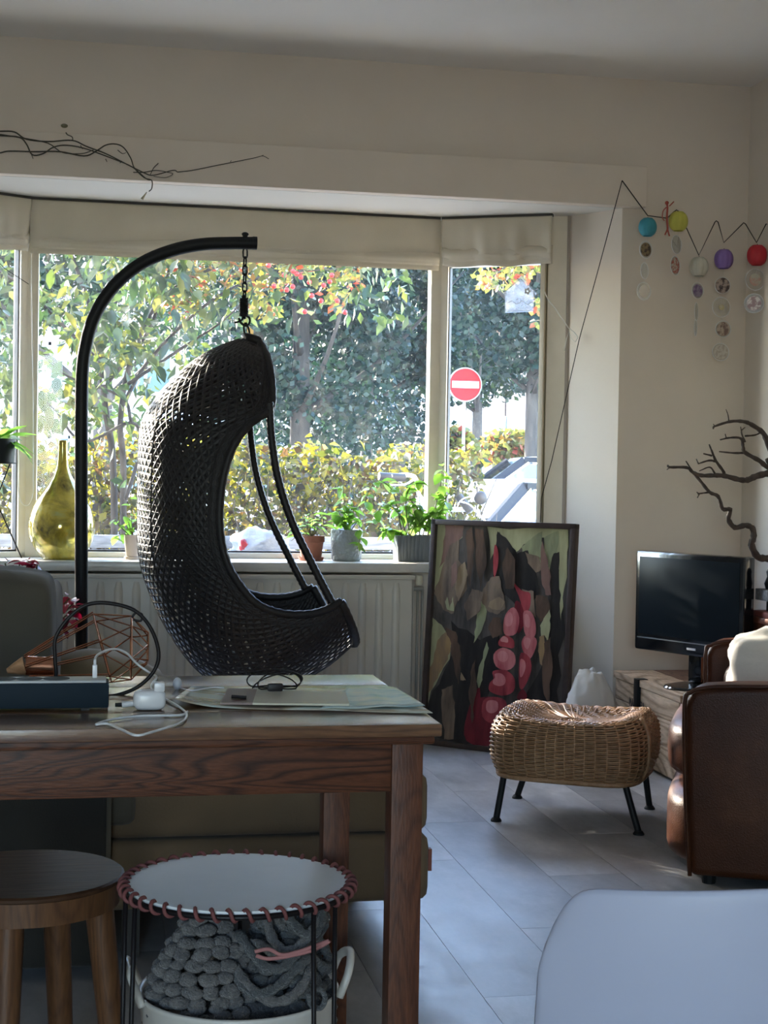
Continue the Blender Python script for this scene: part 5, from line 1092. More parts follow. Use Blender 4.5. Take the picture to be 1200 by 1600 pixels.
# ================================================================== plants and vessels on the sill
SZ = 0.74
m_terra = mat('terracotta', (0.30, 0.115, 0.07), 0.75, (0.24, 0.09, 0.055), 12); m_gpot = None
def embossed(name, c, sc, vstretch=1.0):
    m, t, b_, out = _nodes(name); b_.inputs['Base Color'].default_value = (*c, 1); b_.inputs['Roughness'].default_value = .5
    tc = N(t, 'ShaderNodeTexCoord'); mp_ = N(t, 'ShaderNodeMapping'); mp_.inputs['Scale'].default_value = (1, 1, vstretch); t.links.new(tc.outputs['Object'], mp_.inputs[0])
    v = N(t, 'ShaderNodeTexVoronoi', i_Scale=sc); v.feature = 'F1'; t.links.new(mp_.outputs[0], v.inputs['Vector']); bp = N(t, 'ShaderNodeBump', i_Strength=.8, i_Distance=.008); bp.invert = True
    t.links.new(v.outputs[0], bp.inputs['Height']); t.links.new(bp.outputs[0], b_.inputs['Normal']); return m
m_gpot = embossed('grey_embossed_pot', (0.30, 0.33, 0.34), 75); m_plan = embossed('grey_trough', (0.10, 0.115, 0.125), 60, .15); m_crm = mat('cream_ceramic', (0.62, 0.50, 0.40), 0.4, (0.56, 0.45, 0.36), 10); m_earth = mat('potting_soil', (0.03, 0.022, 0.016), 0.95, bump=.8, bscale=90)
m_pl = leafmat('house_plant_leaf', [(0.14, 0.26, 0.06), (0.20, 0.34, 0.08), (0.26, 0.40, 0.11), (0.11, 0.21, 0.05)], 0.55, .35); m_pl2 = leafmat('bright_plant_leaf', [(0.24, 0.40, 0.09), (0.30, 0.46, 0.12), (0.18, 0.32, 0.07)], 0.55, .35); m_stem = mat('plant_stem', (0.10, 0.09, 0.04), 0.7)
rgp = random.Random(12)
LM = {}
def leafme(kind, L, w, m, curl=.25):
    k = (kind, L, w)
    if k not in LM: LM[k] = leaf_mesh(kind, L, w, m, curl)
    return LM[k]
def put_leaf(par, me, p, yaw, pitch, roll=0.0, s=1.0): share('leaf', me, par, p, (roll, pitch, yaw), (s, s, s))
def plant(t, stems, Y, me, n_per, spread=.5, smin=.7, smax=1.15, r=.0022, tipleaf=True):
    for st_ in stems:
        P = smooth_path([at(q[0], q[1], Y=Y + (q[2] if len(q) > 2 else 0)) for q in st_], 6)
        B().tube(P, [r * (1 - .5 * i / len(P)) for i in range(len(P))], 5).obj('stem', m_stem, t, smooth=True)
        for k in range(n_per):
            f = .25 + .75 * (k + rgp.random() * .6) / n_per; p = P[min(len(P) - 1, int(f * (len(P) - 1)))]
            put_leaf(t, me, p, rgp.uniform(0, 2 * PI), rgp.uniform(-.5, .9), rgp.uniform(-spread, spread), rgp.uniform(smin, smax))
# terracotta pot
YP = 6.45; c = at(486, 876, Y=YP); c.z = SZ
t = thing('potted_plant', 'small fern-like plant in a terracotta pot on the sill', 'plant', c)
B().lathe([(.001, .012), (.044, .012), (.052, .078), (.057, .080), (.057, .105), (.051, .105), (.049, .092), (.001, .092)], c, 32).obj('pot', m_terra, t, smooth=True, auto=.5)
B().lathe([(.001, 0), (.050, 0), (.056, .016), (.053, .016), (.047, .006), (.001, .006)], c, 32).obj('saucer', m_terra, t, smooth=True, auto=.5); B().lathe([(.001, .096), (.05, .093)], c, 20, cap=False).obj('soil', m_earth, t)
lm1 = leafme('leaf', .062, .026, m_pl2, .35)
for tx, ty in ((458, 832), (470, 815), (480, 800), (492, 800), (505, 806), (515, 800), (512, 822), (455, 845), (498, 822), (478, 822), (520, 815)):
    P = smooth_path([c + Vector((0, 0, .095)), at((486 + tx) / 2, (836 + ty) / 2 - 6, Y=YP), at(tx, ty, Y=YP + rgp.uniform(-.04, .04))], 4); B().tube(P, .0013, 4).obj('stem', m_stem, t)
    put_leaf(t, lm1, P[-3], math.atan2(P[-1].y - P[0].y, P[-1].x - P[0].x) + rgp.uniform(-.4, .4), rgp.uniform(-.3, .5), rgp.uniform(-.4, .4), rgp.uniform(.8, 1.2)); put_leaf(t, lm1, P[4], rgp.uniform(0, 6.28), rgp.uniform(-.5, .4), 0, .8)
# grey embossed pot
c = at(541, 876, Y=YP); c.z = SZ; t = thing('potted_plant', 'bushy plant in a round pale grey embossed pot on the sill', 'plant', c)
B().lathe([(.001, 0), (.058, 0), (.064, .01), (.068, .128), (.066, .134), (.060, .130), (.058, .118), (.001, .118)], c, 36).obj('pot', m_gpot, t, smooth=True, auto=.6); B().lathe([(.001, .122), (.06, .119)], c, 20, cap=False).obj('soil', m_earth, t)
lm2 = leafme('leaf', .050, .034, m_pl, .2)
plant(t, [[(541, 830), (538, 790), (536, 752)], [(540, 830), (530, 810), (527, 795)], [(545, 830), (552, 805), (548, 785)], [(548, 830, -.03), (560, 815, -.06), (562, 845, -.085), (558, 858, -.085)], [(538, 830), (545, 800), (556, 795)]], YP, lm2, 13)
# trough
c = at(651, 878, Y=YP); c.z = SZ; t = thing('potted_plant', 'trailing leafy plant in a long dark grey trough on the sill', 'plant', c)
tw, td = .100, .062; lo4 = [(-tw + .008, -td + .006), (tw - .008, -td + .006), (tw - .008, td - .006), (-tw + .008, td - .006)]; hi4 = [(-tw, -td), (tw, -td), (tw, td), (-tw, td)]; in4 = [(-tw + .006, -td + .006), (tw - .006, -td + .006), (tw - .006, td - .006), (-tw + .006, td - .006)]
tr_ = [Vector((c.x + x, c.y + y, SZ)) for x, y in lo4] + [Vector((c.x + x, c.y + y, SZ + .112)) for x, y in hi4] + [Vector((c.x + x, c.y + y, SZ + .112)) for x, y in in4] + [Vector((c.x + x, c.y + y, SZ + .095)) for x, y in in4]
B().add(tr_, [(3, 2, 1, 0)] + [(r_ * 4 + i, r_ * 4 + (i + 1) % 4, r_ * 4 + 4 + (i + 1) % 4, r_ * 4 + 4 + i) for r_ in range(3) for i in range(4)] + [(12, 13, 14, 15)]).obj('trough', m_plan, t, bevel=.002)
B().box((c.x - .09, c.y - .05, SZ + .095), (c.x + .09, c.y + .05, SZ + .104)).obj('soil', m_earth, t)
lm3 = leafme('leaf', .056, .038, m_pl, .2)
plant(t, [[(628, 838), (622, 800), (612, 765), (590, 752), (573, 775), (572, 805)], [(635, 838), (622, 800), (596, 790), (588, 825)], [(640, 838), (634, 790), (640, 762), (655, 752)], [(655, 838), (655, 800), (640, 780)], [(668, 838), (678, 800), (688, 760), (692, 722)], [(672, 838), (690, 800), (700, 770)], [(660, 838), (668, 815), (680, 795)], [(630, 838), (615, 828), (598, 832)], [(640, 838), (650, 815), (648, 800)]], YP, lm3, 20, r=.003)
# cream pot behind the chair
c = at(207, 876, Y=YP); c.z = SZ; t = thing('potted_plant', 'small plant in a tapered cream pot half hidden by the egg chair', 'plant', c)
B().lathe([(.001, 0), (.034, 0), (.034, .012), (.028, .014), (.036, .098), (.038, .102), (.034, .100), (.03, .085), (.001, .085)], c, 28).obj('pot', m_crm, t, smooth=True, auto=.5)
plant(t, [[(207, 838), (200, 815), (190, 800)], [(207, 838), (190, 835), (172, 845)], [(207, 838), (205, 800), (203, 775)], [(206, 838), (215, 810), (216, 785)], [(204, 838), (185, 820), (180, 808)]], YP, lm2, 4)
# gold glass bottle
def goldglass():
    m, t_, b_, out = _nodes('gold_mottled_glass'); b_.inputs['Roughness'].default_value = .12; b_.inputs['Metallic'].default_value = .25; b_.inputs['Transmission Weight'].default_value = .35; b_.inputs['Coat Weight'].default_value = .6
    tc = N(t_, 'ShaderNodeTexCoord'); n = N(t_, 'ShaderNodeTexNoise', i_Scale=9.0, i_Detail=6.0, i_Roughness=.7, i_Distortion=.8); t_.links.new(tc.outputs['Object'], n.inputs['Vector'])
    r = ramp(t_, [(.30, (.05, .04, .012)), (.42, (.30, .24, .04)), (.56, (.62, .48, .07)), (.72, (.52, .56, .26))]); t_.links.new(n.outputs[0], r.inputs[0]); t_.links.new(r.outputs[0], b_.inputs['Base Color']); return m
c = at(96, 874, Y=6.44); c.z = SZ; k = pxm(6.44)
prof = [(.001, 0), (27 * k, 0), (30 * k, 2 * k), (38 * k, 12 * k), (46 * k, 26 * k), (50 * k, 44 * k), (49 * k, 60 * k), (43 * k, 80 * k), (33 * k, 98 * k), (23 * k, 113 * k), (14 * k, 128 * k), (9.5 * k, 140 * k), (8 * k, 152 * k), (7 * k, 170 * k), (7 * k, 180 * k), (5.5 * k, 180 * k), (5.5 * k, 160 * k)]
pr2 = [(p.x, p.y) for p in smooth_path([Vector((a, b_, 0)) for a, b_ in prof], 3)]
tag(B().lathe(pr2, c, 48).obj('glass_bottle', goldglass(), smooth=True), 'bulbous gold-green mottled glass bottle vase on the sill', 'vase')
# black planter on wire stand, far left
c = at(-6, 724, Y=6.42); t = thing('planter_stand', 'black pot on thin crossed wire legs at the far left of the sill', 'planter', (c.x, 6.42, SZ))
B().lathe([(.001, 0), (.070, 0), (.074, .1), (.070, .1), (.066, .012), (.001, .012)], c, 32).obj('pot', m_pole, t, smooth=True, auto=.5); B().lathe([(.001, .085), (.068, .083)], c, 20, cap=False).obj('soil', m_earth, t)
for a in (.4, 2.5, 4.6):
    p = c + Vector((math.cos(a + PI) * .07, math.sin(a + PI) * .07, -.002)); q = c + Vector((math.cos(a) * .112, math.sin(a) * .112, 0)); q.z = SZ + .002; B().tube([p, q], .003, 6).obj('wire_leg', m_wire, t, smooth=True)
B().tube([c + Vector((.076 * math.cos(a), .076 * math.sin(a), .002)) for a in np.linspace(0, 2 * PI, 29)[:-1]], .003, 6, closed=True).obj('wire_ring', m_wire, t, smooth=True)
lm5 = leafme('strap_leaf', .135, .034, m_pl, .45)
t2 = t
for k_ in range(7): put_leaf(t2, lm5, c + Vector((rgp.uniform(.0, .05), rgp.uniform(-.03, .02), .09)), rgp.uniform(-1.1, .7), rgp.uniform(-.7, .3), rgp.uniform(-.5, .5), rgp.uniform(.9, 1.2))
for k_ in range(15): put_leaf(t2, lm5, c + Vector((rgp.uniform(-.02, .02), rgp.uniform(-.02, .02), .09)), k_ * 2.4, rgp.uniform(-1.0, -.25), rgp.uniform(-.3, .3), rgp.uniform(.75, 1.1))
# burgundy plant behind the sofa
m_burg = leafmat('burgundy_leaf', [(0.16, 0.012, 0.025), (0.24, 0.02, 0.04), (0.10, 0.01, 0.02), (0.33, 0.05, 0.07)], .35, .35)
c = at(40, 960, Y=5.35); t = thing('burgundy_plant', 'burgundy-leaved plant showing behind the sofa back cushion', 'plant', (c.x, 5.35, 0)); B().lathe([(.001, 0), (.11, 0), (.14, .42), (.13, .42), (.12, .38), (.001, .38)], (c.x, 5.35, 0), 32).obj('pot', m_pole, t, smooth=True, auto=.5)
lmb = leafme('burgundy_leaf', .075, .05, m_burg, .3)
for tx, ty in ((15, 885), (30, 878), (45, 880), (58, 882), (66, 892), (8, 880), (36, 890), (50, 892), (98, 930), (104, 945), (112, 955), (100, 965), (95, 940), (108, 935), (96, 975), (20, 900), (70, 910), (80, 925), (0, 895), (-15, 885), (60, 940), (114, 944)):
    q = at(tx, ty, Y=5.35 + rgp.uniform(-.06, .06)); P = smooth_path([Vector((c.x, 5.35, .40)), Vector((c.x, 5.35, .40)).lerp(q, .6) + Vector((0, 0, .03)), q], 3); B().tube(P, .0025, 4).obj('stem', m_stem, t)
    for j in range(3): put_leaf(t, lmb, q + Vector((rgp.uniform(-.015, .015), rgp.uniform(-.015, .015), rgp.uniform(-.02, .01))), rgp.uniform(0, 6.28), rgp.uniform(-.6, .6), rgp.uniform(-.5, .5), rgp.uniform(.5, .85))
# blind cord and twine at the left window
m_cord = mat('white_cord', (0.72, 0.70, 0.64), 0.7)
tag(B().tube(pxpath([(49, 395), (50, 520), (52, 640), (52, 735), (52, 770), (46, 788), (36, 788), (29, 770), (28, 730), (31, 690)], 6.46, 5), .0018, 5).obj('blind_cord', m_cord, smooth=True), 'thin white blind cord hanging in a loop beside the gold vase', 'cord')
tag(B().tube(pxpath([(-30, 392), (0, 412), (8, 420), (45, 444)], 6.47, 4), .0014, 5).obj('twine', m_wire, smooth=True), 'dark thread tied across the leftmost window post', 'thread')

# ================================================================== clear bird feeder house on the right pane
YB_ = 6.335; m_acr = glassmat('clear_acrylic', (.96, .98, 1.0), refl=.12, dust=.06); m_acl = mat('white_line', (0.75, 0.78, 0.80), 0.3)
c = at(813, 487, Y=YB_); t = thing('bird_feeder', 'clear acrylic house-shaped bird feeder stuck to the right pane', 'feeder', c)
fp = [at(x, y, Y=YB_) for x, y in ((790, 487), (834, 485), (834, 456), (815, 434), (790, 455))]; bk = Vector((.012, .055, 0))
B().slab(fp, (0, .002, 0)).obj('front_panel', m_acr, t); B().slab([p + bk for p in fp], (0, .002, 0)).obj('back_panel', m_acr, t)
rf = [at(x, y, Y=YB_) for x, y in ((787, 458), (815, 431), (839, 459))]
for a, b_ in ((0, 1), (1, 2)): B().slab([rf[a], rf[b_], rf[b_] + bk, rf[a] + bk], (0, 0, .002)).obj('roof_panel', m_acr, t)
B().slab([fp[0], fp[1], fp[1] + bk, fp[0] + bk], (0, 0, .003)).obj('tray', m_acr, t)
for pts in ([(790, 487), (834, 485), (834, 456), (815, 434), (790, 455), (790, 487)], [(787, 458), (815, 431), (839, 459)], [(792, 474), (800, 470), (808, 476), (816, 470), (824, 476), (832, 471)]): B().tube([at(x, y, Y=YB_ - .001) for x, y in pts], .0012, 5).obj('edge', m_acl, t)
fl = at(824, 455, Y=YB_ - .002)
for i in range(5): a = i * 1.256; B().ball(fl + Vector((.009 * math.cos(a), 0, .009 * math.sin(a))), .006, 8, 5, (1, .15, 1)).obj('flower_motif', m_acl, t)
tag(B().tube([at(*q) for q in [(846, 440)]] if False else [at(x, y, Y=yy) for x, y, yy in ((851, 440, 6.33), (851, 455, 6.32), (855, 466, 6.30), (866, 480, 6.28), (877, 496, 6.26), (888, 512, 6.24), (897, 519, 6.22), (903, 527, 6.2), (899, 534, 6.2), (893, 530, 6.21), (889, 518, 6.23), (885, 530, 6.23), (882, 548, 6.24))], .0022, 6).obj('string', m_cord, smooth=True), 'white string tied from the window casing towards the pier', 'string')

# ================================================================== dry twigs along the lintel
m_tw = mat('dry_green_twig', (0.045, 0.048, 0.035), 0.8, (0.07, 0.06, 0.045), 40); m_dry = mat('dried_flower', (0.45, 0.42, 0.32), 0.8); YT = 5.975
t = thing('twig_garland', 'tangle of thin dry twigs pinned along the lintel at top left', 'twigs', at(200, 310, Y=YT))
def cw(l): return [(x * .375, 150 + y * .375) for x, y in l]
tws = [([(-60, 150), (0, 147), (60, 150), (110, 180), (200, 190), (300, 185), (360, 210), (440, 240), (520, 280), (600, 320), (640, 330), (720, 310), (740, 317)], .0022),
       ([(-60, 160), (0, 165), (80, 172), (110, 200), (135, 245), (180, 240), (220, 215), (270, 205), (340, 215), (400, 235), (480, 265), (550, 295), (610, 345), (632, 350)], .0022),
       ([(-60, 245), (0, 237), (40, 230), (140, 232), (250, 232), (350, 250), (400, 230), (440, 205), (480, 200), (515, 215), (545, 260), (560, 300), (600, 340), (632, 352), (632, 385), (620, 398)], .0022),
       ([(740, 317), (800, 310), (900, 290), (1000, 270), (1060, 258), (1095, 250), (1120, 262)], .0014), ([(0, 160), (100, 176), (200, 197), (260, 235), (340, 240), (390, 225)], .0018), ([(555, 318), (600, 318), (650, 310), (700, 318), (720, 325), (690, 340), (640, 335)], .0014), ([(660, 280), (640, 300), (625, 330)], .0014),
       ([(130, 240), (138, 262)], .0012), ([(490, 225), (510, 240), (525, 236)], .0012), ([(440, 262), (446, 275)], .0012), ([(960, 275), (964, 268)], .0010), ([(1090, 250), (1098, 246)], .0010), ([(500, 280), (508, 270)], .0010), ([(274, 152), (282, 162), (300, 170), (304, 186)], .0016), ([(335, 205), (345, 222)], .0012)]
for i, (l, r_) in enumerate(tws): P = pxpath(cw(l), YT - .004 * (i % 3), 5); B().tube(P, [r_ * 1.45 * (1 - .4 * j / len(P)) for j in range(len(P))], 5).obj('twig', m_tw, t, smooth=True)
f0 = at(*cw([(612, 400)])[0], Y=YT); f1 = at(*cw([(592, 430)])[0], Y=YT); B().tube([f0, f0.lerp(f1, .5), f1], [.0015, .0035, .0065], 10).obj('dried_flower', m_dry, t, smooth=True)
hk_ = at(*cw([(268, 124)])[0], Y=6.05); o_ = B().lathe([(.001, .010), (.006, .009), (.0085, 0)], hk_ - Vector((0, .0, 0)), 14, axis=(0, -1, 0), sx=1.6).obj('wall_hook', mat('hook_olive', (0.22, 0.21, 0.13), 0.5), smooth=True); tag(o_, 'small oval adhesive hook on the wall above the twigs', 'hook')
hk2 = at(*cw([(372, 190)])[0], Y=6.05); tag(B().lathe([(.001, .012), (.004, .010), (.005, 0)], hk2, 10, axis=(0, -1, 0)).obj('wall_hook', MATS['hook_olive'], smooth=True), 'tiny screw hook on the wall among the twigs', 'hook')

# ================================================================== lantern garland on the right
YG = 5.99; cg = lambda x, y: (900 + x / 4, 250 + y / 4)
gpx = [(972, 282), (1012, 337), (1042, 341), (1053, 331), (1057, 328), (1061, 331), (1092, 399), (1117, 347), (1119, 345), (1122, 347), (1131, 379), (1160, 350), (1162, 348), (1165, 350), (1182, 379), (1197, 350), (1210, 352)]
YGx = lambda x: YG if x < 1140 else YG - (x - 1140) * .0022
tag(B().tube([at(x, y, Y=YGx(x)) for x, y in gpx], .0023, 5).obj('garland_cord', m_wire), 'thin black cord zigzagging between the paper lanterns', 'cord')
tag(B().tube([at(x, y, Y=yy) for x, y, yy in ((972, 282, 5.985), (935, 420, 5.97), (905, 530, 5.95), (880, 640, 5.93), (862, 720, 5.92), (846, 778, 5.92), (844, 816, 5.92))], .0018, 5).obj('garland_cord', m_wire), 'thin black cord running down the pier to the painting', 'cord')
def lantern(x, y, r_px, col, label):
    Y = YGx(x); c = at(x, y, Y=Y - .02); r = r_px * pxm(Y); t = thing('paper_lantern', label, 'lantern', c - Vector((0, 0, r)), group='paper lanterns on the garland')
    m = mat('lantern_' + label.split()[0], col, .55, tuple(q * .8 for q in col), 14)
    pr = [(r * .50, -r * .91)] + [(r * math.sin(a) ** .74, -r * 1.02 * math.cos(a)) for a in np.linspace(.5, PI - .5, 11)] + [(r * .50, r * .91)]
    for k in range(8):                                    # rounded paper gores
        g = B().grid(lambda u, v: c + Vector(((np.interp(v * 12, range(13), [p[0] for p in pr])) * (1 - .085 * (1 - math.sin(PI * u))) * math.cos((k + u) * PI / 4 + .2), (np.interp(v * 12, range(13), [p[0] for p in pr])) * (1 - .085 * (1 - math.sin(PI * u))) * math.sin((k + u) * PI / 4 + .2), np.interp(v * 12, range(13), [p[1] for p in pr]))), 4, 12)
        g.obj('paper_gore', m, t, smooth=True)
    for s in (-1, 1): B().tube([c + Vector((r * .49 * math.cos(a), r * .49 * math.sin(a), s * r * .91)) for a in np.linspace(0, 2 * PI, 17)[:-1]], .0022, 5, closed=True).obj('wire_ring', m, t, smooth=True)
    B().tube([c + Vector((0, 0, r * .9)), c + Vector((0, 0, r * 1.12))], .0012, 5).obj('hanger', m_wire, t)
    return c
lantern(1012, 355, 15, (.05, .33, .42), 'turquoise paper lantern, leftmost on the black cord'); lantern(1060, 346, 16, (.60, .58, .10), 'yellow paper lantern beside the red doll ornament'); lantern(1092, 417, 16, (.58, .57, .48), 'white paper lantern hanging lowest on the cord')
lantern(1131, 405, 16, (.27, .17, .48), 'purple paper lantern over the longest disc string'); lantern(1183, 399, 17, (.52, .02, .035), 'red paper lantern at the right edge')
m_clr = glassmat('clear_disc', (.93, .94, .92), refl=.16, dust=.10); m_mir = mat('mirror_disc', (.80, .80, .78), .12, metal=1.0); m_thr = mat('clear_thread', (.6, .58, .52), .5)
def disc(t, x, y, rx, rz, m, mid=None, midr=.6, edge=None):
    Y = YGx(x) - .02; c = at(x, y, Y=Y); r = rz * pxm(Y); yaw = math.acos(min(1, rx / rz)) if rx < rz else 0; ax = Vector((math.sin(yaw - .37), -math.cos(yaw - .37), 0))
    o = B().lathe([(.001, -.001), (r * .94, -.001), (r, 0), (r * .94, .001), (.001, .001)], c, 28, axis=ax).obj('disc', m, t)
    if mid: B().lathe([(.0005, .0014), (r * midr, .0014), (r * midr, .0010)], c, 20, axis=ax).obj('disc_print', mid, o); B().lathe([(.0005, -.0014), (r * midr, -.0014), (r * midr, -.0010)], c, 20, axis=ax).obj('disc_print', mid, o)
    u_ = Vector((0, 0, 1)); s_ = ax.cross(u_).normalized(); B().tube([c + (s_ * math.cos(a) + u_ * math.sin(a)) * r for a in np.linspace(0, 2 * PI, 25)[:-1]], .0011, 4, closed=True).obj('disc_edge', edge or m_acl, o)
def pm2(n, c, c2, s=60): return mat('print_' + n, c, .4, c2, s, lo=.45, hi=.55)
def pend(label, top, items):
    x, y = top; t = thing('disc_pendant', label, 'mobile', at(items[-1][0], items[-1][1] + items[-1][3], Y=YGx(x) - .02)); B().tube([at(x, y, Y=YGx(x) - .02)] + [at(i[0], i[1], Y=YGx(i[0]) - .0185) for i in items], .0006, 4).obj('thread', m_thr, t)
    for i in items: disc(t, *i)
pend('three discs with a silver one lowest under the turquoise lantern', (1012, 370), [(1009, 390, 10, 14, m_clr, pm2('gold', (.25, .19, .10), (.06, .04, .03)), .8), (1007, 423, 6, 13, m_clr), (1006, 455, 11, 14.5, m_clr, m_mir, .72)])
pend('two discs with a red star print under the yellow lantern', (1060, 362), [(1057, 382, 8, 15, m_clr), (1055, 415, 7.5, 15.5, m_clr, pm2('red', (.42, .10, .07), (.55, .52, .44), 90), .85)])
pend('narrow discs with a purple ring under the white lantern', (1092, 433), [(1090, 454, 9.5, 13, m_clr, pm2('violet', (.14, .09, .20), (.30, .26, .36), 50), .8), (1088, 487, 3, 15, m_clr), (1087, 512, 2.5, 14, m_clr)])
pend('four picture discs in a row under the purple lantern', (1131, 421), [(1129, 446, 12.5, 13.5, m_clr, pm2('dark', (.045, .03, .035), (.40, .32, .28), 34), .92), (1127, 480, 14.5, 16.5, m_clr, pm2('ochre', (.45, .40, .20), (.55, .52, .42), 30), .3), (1130, 514, 12.5, 13.5, m_clr, pm2('brown', (.16, .10, .085), (.42, .34, .27), 36), .85), (1126, 550, 13.5, 14.5, m_clr, pm2('lace', (.42, .36, .30), (.56, .52, .46), 70), .85)])
pend('two large discs under the red lantern at the edge', (1183, 416), [(1180, 437, 16, 17.5, m_clr, pm2('peach', (.50, .32, .26), (.48, .48, .40), 22), .6), (1178, 474, 17, 16, m_clr, pm2('rose', (.36, .24, .26), (.75, .70, .68), 40), .75)])
m_dl = mat('red_felt', (.42, .09, .065), .85); dY = 5.975; t = thing('doll_ornament', 'slim red felt ornament hanging beside the yellow lantern', 'ornament', at(1043, 368, Y=dY))
for pts, rr_ in (([(1042, 318), (1043, 325), (1042, 340), (1043, 355), (1043, 362)], .004), ([(1041, 324), (1036, 330), (1035, 340), (1038, 345)], .0022), ([(1046, 322), (1050, 318), (1053, 315)], .0022), ([(1043, 358), (1039, 367)], .003), ([(1043, 358), (1046, 369)], .003)): B().tube(pxpath(pts, dY, 3), rr_, 7).obj('felt_strip', m_dl, t, smooth=True)
B().ball(at(1042, 317, Y=dY), .008, 10, 7).obj('felt_head', m_dl, t, smooth=True)

# ================================================================== gnarled branch by the right wall
m_drift = mat('gnarled_bark', (0.035, 0.026, 0.022), 0.85, (0.075, 0.055, 0.045), 30, bump=.5, bscale=60); cb = lambda l: [(940 + x * .325, 600 + y * .325) for x, y in l]
t = thing('gnarled_branch', 'dark gnarled dry branch reaching out from the right wall', 'branch', at(1196, 870, Y=5.5))
brs = [([(960, 330), (900, 400), (850, 425), (800, 430), (740, 445), (700, 462), (660, 460), (590, 442), (540, 440), (480, 440), (440, 425), (410, 402), (330, 400), (318, 392)], .0125, .003), ([(575, 442), (588, 425), (550, 370), (530, 322), (517, 290)], .006, .002), ([(530, 345), (490, 335)], .003, .002), ([(550, 372), (515, 368), (462, 384)], .004, .002), ([(466, 384), (455, 360)], .002, .0015), ([(545, 430), (520, 400), (470, 418)], .003, .0015), ([(440, 425), (405, 370)], .003, .0015), ([(330, 400), (314, 412)], .002, .0012),
       ([(430, 415), (470, 460), (520, 520), (560, 540), (582, 600), (618, 603), (610, 650), (640, 690), (690, 680), (725, 695), (730, 740), (720, 770), (750, 830), (800, 840), (860, 850), (930, 845)], .004, .012), ([(520, 520), (462, 528)], .003, .002), ([(470, 528), (460, 548)], .002, .0014), ([(470, 528), (457, 520)], .002, .0014),
       ([(900, 430), (800, 400), (760, 370), (690, 330), (680, 300), (670, 262), (620, 258), (570, 268)], .009, .002), ([(690, 330), (640, 332), (565, 325)], .004, .002), ([(690, 280), (672, 230), (690, 208)], .003, .0015), ([(690, 250), (740, 245), (770, 230)], .003, .002), ([(600, 262), (594, 240)], .002, .0012), ([(672, 225), (668, 205)], .002, .0012),
       ([(860, 420), (800, 290), (775, 235), (720, 195), (680, 180), (620, 180), (545, 203), (537, 215)], .010, .002), ([(612, 180), (608, 150), (598, 122)], .002, .001), ([(545, 203), (537, 193)], .0018, .001), ([(725, 700), (728, 680)], .006, .004)]
for i, (l, r0, r1) in enumerate(brs):
    pts = cb(l); P = smooth_path([at(x, y, Y=5.5 + .012 * math.sin(i * 1.7 + j)) for j, (x, y) in enumerate(pts)], 4); P = [Vector((min(p.x, 2.672), p.y, p.z)) for p in P]; n = len(P)
    B().tube(P, [1.3 * (r0 + (r1 - r0) * j / (n - 1)) * (1 + .12 * math.sin(j * 2.3)) for j in range(n)], 7).obj('twig' if r0 < .005 else 'bough', m_drift, t, smooth=True)
jn = [at(1200, 716, Y=5.5), at(1208, 735, Y=5.5), at(1218, 770, Y=5.5), at(1222, 820, Y=5.5), at(1212, 868, Y=5.5)]; jn = smooth_path([Vector((min(p.x, 2.66), p.y, p.z)) for p in jn], 4); B().tube(jn, [.013 + .002 * math.sin(i * 2) for i in range(len(jn))], 8).obj('bough', m_drift, t, smooth=True)
B().box((2.655, 5.485, jn[8].z - .03), (XR, 5.515, jn[8].z + .03)).obj('wall_bracket', m_pole, t, bevel=.003)
# side cabinet, book and figurine at the right edge
m_cab = wood('red_brown_cabinet', (0.17, 0.06, 0.035), (0.10, 0.035, 0.02), 'Z', 8, .4); cx_ = at(1190, 980, Y=5.12).x
t = thing('side_cabinet', 'narrow red-brown cabinet at the right wall behind the armchair', 'cabinet', (cx_ + .08, 5.12, 0)); B().box((cx_ + .0, 5.03, 0), (XR - .005, 5.21, .60)).obj('body', m_cab, t, bevel=.004); B().box((cx_ - .012, 5.02, .60), (XR - .003, 5.22, .622)).obj('top', m_cab, t, bevel=.004); B().box((cx_ + .03, 5.022, .06), (XR - .04, 5.03, .56)).obj('door', m_cab, t, bevel=.003)
bz = .622; tag(B().box((cx_ + .0, 5.06, bz), (cx_ + .1, 5.2, bz + .02)).obj('book', mat('book_red', (.22, .06, .05), .6), bevel=.002), 'thin red book on the cabinet at the right edge', 'book')
t = thing('figurine', 'small dark carved figurine on a grey plinth at the right edge', 'figurine', (cx_ + .06, 5.12, bz + .02)); B().box((cx_ + .03, 5.09, bz + .02), (cx_ + .09, 5.15, bz + .06)).obj('stem', m_pole, t); B().box((cx_ - .004, 5.07, bz + .06), (cx_ + .10, 5.17, bz + .10)).obj('plinth', mat('plinth_grey', (.20, .21, .23), .6, (.10, .10, .11), 90), t, bevel=.002)
B().lathe([(.001, 0), (.03, .0), (.036, .02), (.026, .045), (.03, .062), (.018, .08), (.001, .085)], (cx_ + .045, 5.12, bz + .10), 18).obj('carving', m_pole, t, smooth=True)

# ================================================================== things on the oak table
m_navy = mat('navy_plastic', (0.006, 0.015, 0.025), 0.6, spec=.15); m_grey = mat('grey_plastic', (.42, .43, .44), .4); m_wp = mat('white_plastic', (.66, .66, .68), .3)
x1 = at(170, 1100, Y=2.28).x; x0 = -.36; t = thing('power_strip', 'dark blue multi-socket power strip at the left on the table', 'power strip', ((x0 + x1) / 2, 2.305, TZ))
B().box((x0, 2.28, TZ + .004), (x1, 2.335, TZ + .041)).obj('body', m_navy, t, bevel=.003); B().box((x0 + .004, 2.283, TZ + .0405), (x1 - .004, 2.332, TZ + .0445)).obj('top_plate', m_grey, t, bevel=.0015)
for px in (-40, 5, 46, 88):
    sx_ = at(px, 1064, Y=2.307).x; B().lathe([(.001, .0006), (.0195, .0006), (.0195, 0)], (sx_, 2.3075, TZ + .0445), 28).obj('socket', m_navy, t)
